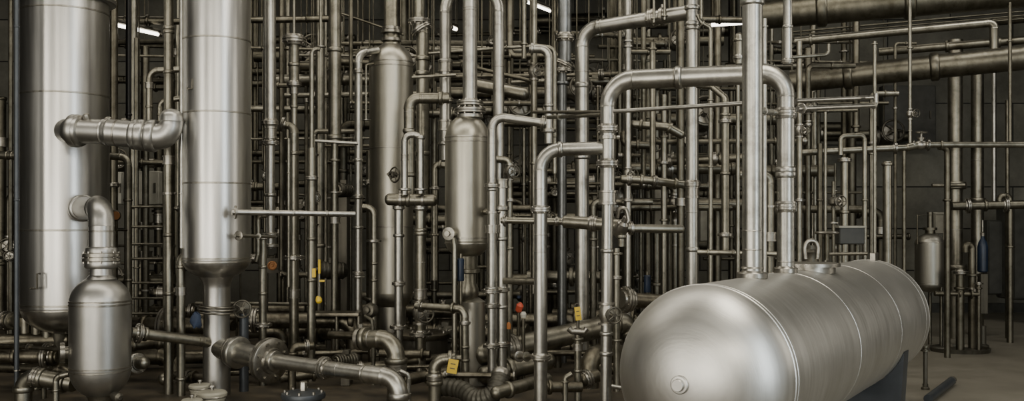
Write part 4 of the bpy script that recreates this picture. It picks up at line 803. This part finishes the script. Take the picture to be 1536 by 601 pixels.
part(bb, 'stand_foot', lathe(W(1474, 'f', 13.4), Vector((0, 0, 1)), [(px(9, 13.4), 0), (px(9, 13.4), .03), (px(5, 13.4), .05), (px(5, 13.4), .3)], 16), 'iron')
t = thing('drip_tray', 'low oval drip tray on the floor under the far pipes', 'tray', W(1440, 'f', 13.0))
for nm, a, b, z0, z1 in (('tray_rim', 42, 20, .0, .05),):
    v = []; f = []; n = 40; c = W(1440, 'f', 13.0)
    prof = [(1, 0), (1.04, .05), (1.0, .055), (.96, .02)]
    for s, z in prof:
        for k in range(n):
            an = 2 * math.pi * k / n; v.append(c + Vector((px(a, 13) * s * math.cos(an), .32 * s * math.sin(an), z)))
    for i in range(3):
        for k in range(n): f.append((i * n + k, i * n + (k + 1) % n, (i + 1) * n + (k + 1) % n, (i + 1) * n + k))
    f.append(tuple(range(n - 1, -1, -1))); f.append(tuple(range(3 * n, 4 * n)))
    part(t, 'pan', (v, f), 'iron')
for lx in (1386,): part(t, 'mount_plate', box(W(lx, 'f', 13.2) + Vector((0, 0, .02)), (.5, .3, .04)), 'iron')
pd = thing('floor_stand', 'slim post with a small foot standing on the floor past the tank end', 'stand', W(1388, 'f', 10.1))
part(pd, 'post', tube([W(1388, 'f', 10.1), W(1388, 524, 10.1)], px(3.2, 10.1), 14), 'iron')
part(pd, 'top_flange', lathe(W(1388, 522, 10.1), Vector((0, 0, 1)), [(px(7, 10.1), -.03), (px(7, 10.1), -.015), (px(4, 10.1), -.01), (px(4, 10.1), .0), (px(6, 10.1), .01), (px(6, 10.1), .03)], 18), 'mid')
part(pd, 'foot', lathe(W(1388, 'f', 10.1), Vector((0, 0, 1)), [(px(6, 10.1), 0), (px(6, 10.1), .02), (px(4, 10.1), .03), (px(4, 10.1), .06)], 16), 'iron')
a = W(1385, 612, 9.2); a.z = .05; b = W(1424, 574, 10.4); b.z = .05
a = Vector(((1392 - 768) * 9.3 / F, 9.3, .05)); b = Vector(((1428 - 768) * 10.35 / F, 10.35, .05))
lp = thing('loose_pipe', 'loose dark open pipe lying on the floor past the tank end', 'pipe', Vector((a.x, a.y, 0)))
part(lp, 'tube', tube([a, b], .042, 20), 'slate'); part(lp, 'open_mouth', lathe(b, (b - a), [(.045, -.02), (.046, .012), (.036, .013), (.034, -.0), (.001, -.001)], 20), 'flange')

# wall cabinets
def cabinet(label, x0, y0, x1, y1, d, mat, dep=.3):
    c = W((x0 + x1) / 2, (y0 + y1) / 2, d); w = px(x1 - x0, d); h = px(y1 - y0, d)
    t = thing('wall_cabinet', label, 'cabinet', c - Vector((0, 0, h / 2)))
    part(t, 'case', box(c + Vector((0, dep / 2, 0)), (w, dep, h)), mat)
    part(t, 'door', box(c - Vector((0, .012, 0)), (w * .94, .024, h * .95)), mat)
    part(t, 'handle', box(c + Vector((w * .38, -.035, 0)), (.025, .03, min(.14, h * .3))), 'iron')
cabinet('grey-beige cabinet seen between the tall columns under the ringed pipe', 200, 256, 238, 307, 13.5, 'panel')
cabinet('narrow pale cabinet half behind the widest column', 168, 258, 183, 306, 13.6, 'panel')
cabinet('tall pale narrow cabinet behind the tall vertical pipe', 982, 280, 1004, 350, 14.2, 'panel')
cabinet('grey pale cabinet close behind the tall vertical pipe', 1050, 296, 1075, 362, 15.5, 'panel')
cabinet('large dark flat panel on the block wall between hanging rods', 1324, 128, 1404, 216, BACK - .4, 'paneld', .2)
cabinet('pale panel behind the far vessel', 1402, 318, 1422, 350, 16.5, 'panel')
cabinet('dark grey cabinet standing low near the far corner', 1482, 330, 1513, 442, 16.6, 'paneld', .6)
cabinet('dark grey equipment panel at the picture edge near the corner', 1520, 300, 1560, 450, 16.2, 'paneld', .6)

# tube lamps
def tubelamp(label, a, b, rr=2.2):
    t = thing('tube_lamp', label, 'lamp', (a + b) / 2)
    part(t, 'tube', tube([a, b], rr, 12), 'tube')
    up = Vector((0, 0, .035)); part(t, 'housing', tube([a + up * 1.6, b + up * 1.6], .03, 8), 'iron')
    for q, s in ((a, 1), (b, -1)): part(t, 'end_cap', lathe(q, (b - a) * s, [(rr * 1.3, -.03), (rr * 1.3, .03)], 12), 'flange')
    for q in (a.lerp(b, .2), a.lerp(b, .8)): part(t, 'hanger', tube([q + up * 1.6, Vector((q.x, q.y, CEIL))], .006, 6), 'iron')
tubelamp('glowing tube lamp seen behind the black hanging rod', W(150, 32, 13.0), W(239, 52, 14.0), .025)
tubelamp('short glowing tube lamp near the ring-flanged ceiling pipe', W(788, 2, 14.5), W(826, 17, 15.2), .022)
tubelamp('glowing tube lamp beside the thick riser under the ceiling', W(1064, 37.5, 13.4), W(1122, 34, 13.2), .026)
tubelamp('tiny lit lamp glimpsed beside the looping pipe', W(676, 41, 16), W(685, 44, 16.2), .03)

# ================================================================== REAR TANGLE
LM = [('the widest column', 98), ('the narrower column', 325), ('the long bolted joint', 405), ('the small arched tube', 470), ('the slender vessel', 587), ('the round-bottomed vessel', 701),
      ('the bright cane pipe', 811), ('the arching leg', 911), ('the tall vertical', 1038), ('the tank risers', 1150), ('the inverted-U pipe', 1282), ('the far vessel', 1395), ('the picture edge', 1560)]
ORD = 'first second third fourth fifth sixth seventh eighth ninth tenth eleventh twelfth thirteenth fourteenth fifteenth sixteenth seventeenth eighteenth nineteenth twentieth'.split()
ORD += ['twenty-' + o for o in ORD[:9]] + ['thirtieth'] + ['thirty-' + o for o in ORD[:9]]
ZONES = [(0, 24, .5), (168, 272, 1.0), (378, 470, 1.3), (470, 560, 1.4), (600, 680, 1.0), (716, 800, 1.2), (815, 905, 1.3), (918, 1034, 1.9), (1046, 1120, 1.3), (1140, 1240, 1.3), (1240, 1360, .5)]
ZW = [z[2] * (z[1] - z[0]) for z in ZONES]
SKIP = set([73, 388, 390, 46, 61, 394, 0, 3, 4, 5, 7, 8, 9, 14, 16, 19, 22, 24, 27, 35, 38, 40, 42, 45, 51, 52, 53, 54, 55, 56, 60, 62, 63, 64, 65, 66, 71, 74, 76, 78, 81, 84, 88, 89, 90, 91, 92, 94, 97, 98, 103, 104, 105, 107, 110, 112, 113, 115, 117, 121, 123, 124, 125, 128, 130, 138, 140, 141, 145, 146, 147, 151, 152, 155, 158, 161, 162, 164, 167, 170, 171, 178, 180, 184, 187, 188, 189, 190, 191, 196, 197, 199, 201, 202, 203, 204, 206, 207, 209, 211, 212, 214, 216, 217, 226, 233, 235, 237, 239, 243, 244, 246, 250, 251, 252, 257, 259, 261, 262, 263, 264, 265, 269, 270, 277, 278, 279, 282, 290, 294, 295, 302, 308, 313, 319, 331, 339, 341, 343, 345, 349, 350, 351, 356, 358, 359, 360, 362, 363, 365, 366, 367, 377, 378, 379, 380, 384, 385, 391, 392, 393, 395, 397, 398, 403, 404, 405, 411, 414])
LBN = {}
rg = random.Random(21); ITEMS = []
def zx():
    z = rg.choices(ZONES, ZW)[0]; return rg.uniform(z[0], z[1])
def pick(n, xs, ys, opts):
    out = []
    for _ in range(n): out.append((rg.choice(opts), xs(), ys(), rg.choice((1.0, 1.2, 1.35))))
    return out
dep = lambda i, n, a, b: a + (b - a) * ((i * .618034) % 1.0)
NV, NH, NL, NE = 96, 190, 74, 56
for i in range(NV):                                   # uprights
    d = dep(i, NV, 12.5, 17.6); x = zx(); r = rg.choice((1.6, 2, 2.4, 3, 3.4, 4.2, 5, 6, 7)); k = rg.random()
    yf = Y0 + F * H / d
    y0 = 'f' if k < .55 else (rg.uniform(300, yf - 20), 'f')[1]; y1 = 'c' if rg.random() < .4 else rg.uniform(20, 250)
    ft = pick(rg.randint(1, 3), lambda: x, lambda: rg.uniform(60, 500), 'CCCFKG' + ('V' if r < 4 else ''))
    ITEMS.append(('upright', [(x, y0, d), (x, y1, d)], r, ft, d, x, 0))
for i in range(NH):                                   # level pipes
    d = dep(i, NH, 12.7, 17.9); x = zx(); L = rg.uniform(60, 260); r = rg.choice((2, 2.6, 3.2, 4, 5, 6, 7.5, 9))
    y = rg.choice((rg.uniform(22, 130), rg.uniform(100, 330), rg.uniform(220, 480)))
    xa, xb = x - L / 2, x + L / 2
    if x < 272: xa, xb = max(xa, -30), min(xb, 262)
    if x > 1240: xb = min(xb, 1365)
    dd = rg.uniform(-.25, .25); zz = H - (y - Y0) * d / F
    yb = Y0 - (zz - H) * F / (d + dd)
    ft = pick(rg.randint(1, 4), lambda: rg.uniform(xa, xb), lambda: y, 'CCCFGKV')
    ITEMS.append(('level', [(xa, y, d), (xb, yb, d + dd)], r, ft, d, x, y))
for i in range(NE):                                   # level pipes that turn up or down
    d = dep(i, NE, 12.3, 16.8); x = zx(); L = rg.uniform(30, 110) * rg.choice((-1, 1)); r = rg.choice((2.4, 3, 4, 5, 6.2, 7))
    y = rg.uniform(60, 430); x2 = x + L
    if x < 272: x2 = max(-20, min(262, x2))
    ft = pick(rg.randint(1, 3), lambda: x, lambda: y + rg.uniform(20, 150), 'CFGKV') + [('C', (x + x2) / 2, y, 1.2)]
    ye = rg.choice(('f', 'f', (y + rg.uniform(60, 160), 'f')[1], 'c'))
    if ye != 'f' and ye != 'c': ye = min(ye, Y0 + F * H / d - 8)
    ITEMS.append(('cornered', [(x2, y, d), (x, y, d), (x, ye, d)], r, ft, d, x, y))
for i in range(NL):                                   # pipes lying low over the floor
    d = dep(i, NL, 9.9, 14.5); x = rg.choice((rg.uniform(385, 930), rg.uniform(385, 930), rg.uniform(385, 930), rg.uniform(170, 330), rg.uniform(-10, 60))); L = rg.uniform(50, 190)
    r = rg.choice((3, 4.5, 6, 8, 10, 12)); z = rg.uniform(.10, .5) + px(r, d) * .5
    y = Y0 - (z - H) * F / d; dd = rg.uniform(-.5, .5); xa, xb = x - L / 2, x + L / 2
    yb = Y0 - (z - H) * F / (d + dd)
    ft = pick(rg.randint(1, 3), lambda: rg.uniform(xa, xb), lambda: y, 'CCFGKV' if r < 6 else 'CCCF')
    pts = [(xa, y, d), (xb, yb, d + dd)]
    if rg.random() < .45: pts.append((xb + 1, 'f', d + dd))
    ITEMS.append(('low', pts, r, ft, d, x, y))
def segdist(p1, q1, p2, q2):
    d1 = q1 - p1; d2 = q2 - p2; r = p1 - p2; a = d1.dot(d1); e = d2.dot(d2); f = d2.dot(r); c = d1.dot(r); b = d1.dot(d2); den = a * e - b * b
    s = max(0, min(1, (b * f - c * e) / den)) if den > 1e-9 else 0
    t = (b * s + f) / e if e > 1e-12 else 0
    if t < 0: t = 0; s = max(0, min(1, -c / a))
    elif t > 1: t = 1; s = max(0, min(1, (b - c) / a))
    return (p1 + d1 * s - p2 - d2 * t).length
def settle(pts, r):
    """slide a rear pipe in depth until it clears the pipes already standing"""
    best = None
    for off in (0, .13, -.13, .27, -.27, .42, -.42, .6, -.6, .8):
        q = [(p[0], p[1], min(p[2] + off, BACK - .25)) for p in pts]; w = [W(*p) for p in q]; rr = px(r, q[0][2]); bad = 0
        if min(v.z for v in w) < -.001 or (pts[0][1] not in 'fc' if isinstance(pts[0][1], str) else True) and w[0].z < rr + .02: continue
        for i in range(len(w) - 1):
            lo = [min(w[i][k], w[i + 1][k]) - rr - .15 for k in range(3)]; hi = [max(w[i][k], w[i + 1][k]) + rr + .15 for k in range(3)]
            for a, b, ra in SEGS:
                if any(max(a[k], b[k]) < lo[k] or min(a[k], b[k]) > hi[k] for k in range(3)): continue
                g = segdist(w[i], w[i + 1], a, b) - (ra + rr) * 1.35
                if g < 0: bad -= g
        if best is None or bad < best[0] - 1e-6: best = (bad, q)
        if bad == 0: break
    return best[1] if best else pts
def carrier(pts, r):
    a, b = W(*pts[0]), W(*pts[1]); rr = px(r, pts[0][2])
    def f(rt):
        long = (b - a).length > 1.6
        for cs in (((.3, .22, .38, .14, .44), (.8, .72, .88, .64, .94)) if long else ((.45, .3, .6, .15, .8),)):
            sc_ = []
            for s in cs:
                q = a.lerp(b, s); e = Vector((q.x, q.y, CEIL if q.z > 2.1 else 0)); st = q + (e - q).normalized() * (rr + .05); pen = 0
                for u, v, ru in SEGS:
                    if abs((u.x + v.x) / 2 - q.x) > abs(u.x - v.x) / 2 + .2 or abs((u.y + v.y) / 2 - q.y) > abs(u.y - v.y) / 2 + .2: continue
                    pen += max(0, ru * 1.3 + .02 - segdist(st, e, u, v))
                sc_.append((pen, cs.index(s), s))
            pen, _, s = min(sc_)
            if pen > .001 and long and cs[0] == .8: continue
            q = a.lerp(b, s); SEGS.append((q, Vector((q.x, q.y, CEIL if q.z > 2.1 else 0)), .016))
            if q.z > 2.1:
                part(rt, 'hanger', tube([q + Vector((0, 0, rr * .8)), Vector((q.x, q.y, CEIL))], .011, 6), 'far')
                part(rt, 'hanger_ring', torus(q, b - a, rr * 1.06, .012, 16, 5), 'far')
            else:
                part(rt, 'support_post', tube([Vector((q.x, q.y, 0)), Vector((q.x, q.y, q.z - rr * .8))], .016, 8), 'far')
    return f
def where(x):
    for a, b in zip(LM, LM[1:]):
        if a[1] <= x < b[1]: return a, b
    return (('the picture edge', -40), LM[0]) if x < LM[0][1] else (LM[-2], LM[-1])
buckets = {}
for n, it in enumerate(ITEMS):
    if n in SKIP: continue
    a, b = where(it[5]); buckets.setdefault((it[0], a[0], b[0]), []).append(n)
SZ = lambda r: 'hair-thin' if r < 2.2 else 'thin' if r < 3.3 else 'slim' if r < 4.6 else 'medium' if r < 6.5 else 'thick' if r < 9.5 else 'fat'
NMS = {'upright': 'upright_pipe', 'level': 'level_pipe', 'cornered': 'cornered_pipe', 'low': 'floor_pipe'}
GR = {'upright': 'dim upright pipes in the rear tangle', 'level': 'dim level pipes in the rear tangle', 'cornered': 'dim cornered pipes in the rear tangle', 'low': 'grimy pipes over the floor'}
for (kind, a, b), ns in buckets.items():
    ns.sort(key=lambda n: ITEMS[n][5] if kind in ('upright', 'cornered') else ITEMS[n][6])
    for k, n in enumerate(ns):
        _, pts, r, ft, d, x, y = ITEMS[n]; o = ORD[k]
        pts = settle(pts, r)
        if kind == 'upright': lb = '%s dim rear upright pipe, %s from %s toward %s' % (SZ(r), o, a, b)
        elif kind == 'cornered': lb = '%s dim rear cornered pipe, %s from %s toward %s' % (SZ(r), o, a, b)
        elif kind == 'level': lb = '%s dim rear level pipe, %s from top between %s and %s' % (SZ(r), o, a[4:], b[4:])
        else: lb = '%s grimy floor-level pipe, %s from the back between %s and %s' % (SZ(r), o, a[4:], b[4:])
        LBN[n] = lb
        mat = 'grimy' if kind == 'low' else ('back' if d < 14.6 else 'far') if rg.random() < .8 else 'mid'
        run(NMS[kind], lb, 'pipe', pts, r, bend=1.8, fit=ft, mat=mat, group=GR[kind], seg=14 if r > 4 else 10, extra=carrier(pts, r) if kind == 'level' else None)
# ================================================================== LIGHT
def area(loc, to, sx, sy, e, col):
    l = bpy.data.lights.new('area_lamp', 'AREA'); l.shape = 'RECTANGLE'; l.size = sx; l.size_y = sy; l.energy = e; l.color = col
    o = bpy.data.objects.new('area_lamp', l); C.objects.link(o); o.location = loc
    o.rotation_euler = (Vector(to) - Vector(loc)).to_track_quat('-Z', 'Y').to_euler()
WARM = (1.0, .93, .80); COOL = (.84, .93, 1.0)
area((-9.4, -1.0, 3.2), (-3.0, 10, 2.2), 1.0, 5.8, 330, WARM)
area((5.9, 0.2, 3.2), (-3.0, 10, 2.0), 1.0, 5.8, 330, COOL)
area((-3.6, -3.0, 3.6), (-2, 9, 2.2), 1.0, 5.5, 250, WARM)
area((9.5, 7.5, 3.6), (-2, 9.5, 2.2), .8, 4.5, 130, WARM)
area((1.5, -2.6, 4.9), (1.5, 6, 1.0), 4.0, 1.6, 260, WARM)
area((2.2, 5.4, 5.9), (2.0, 6.6, 0.9), 1.6, 3.2, 190, WARM)
area((-3.0, 7.8, 6.1), (-3.0, 9.9, 0.0), 8.0, 1.0, 200, WARM)
area((0.0, 11.2, 6.1), (0.0, 14.5, 0.0), 11.0, .9, 230, WARM)
area((-4.5, -2.2, 1.1), (-2.0, 10, 0.6), 8.0, 1.2, 300, (1.0, .95, .86))  # unseen low fill lamp, added to brighten undersides and the floor zone
area((0.0, 14.6, 6.1), (0.0, 18.0, 1.5), 14.0, .8, 170, WARM)  # unseen lamp, added to lift the dark rear and back wall
area((7.2, 11.5, 6.0), (7.0, 17.5, 1.0), 4.0, 1.0, 150, (1.0, .96, .88))  # another added lamp, brightens the far bay's wall
w = bpy.data.worlds.new('World'); bpy.context.scene.world = w; w.use_nodes = True
bg = w.node_tree.nodes['Background']; bg.inputs['Color'].default_value = (1.0, .97, .87, 1); bg.inputs['Strength'].default_value = .42

# ================================================================== CAMERA
cam = bpy.data.cameras.new('camera'); co = bpy.data.objects.new('camera', cam); C.objects.link(co)
co.location = (0, 0, H); co.rotation_euler = (math.pi / 2, 0, 0)
cam.sensor_fit = 'HORIZONTAL'; cam.sensor_width = 36; cam.lens = 36 * F / 1536; cam.shift_y = (Y0 - 300.5) / 1536; cam.clip_end = 200
sc = bpy.context.scene; sc.camera = co
sc.view_settings.view_transform = 'AgX'; sc.view_settings.look = 'None'; sc.view_settings.exposure = -0.42
for k, v in LABELS.items():
    if len(v) > 1: print('DUP', k, v)
    n = len(k.split())
    if not 4 <= n <= 16: print('LEN', n, k)
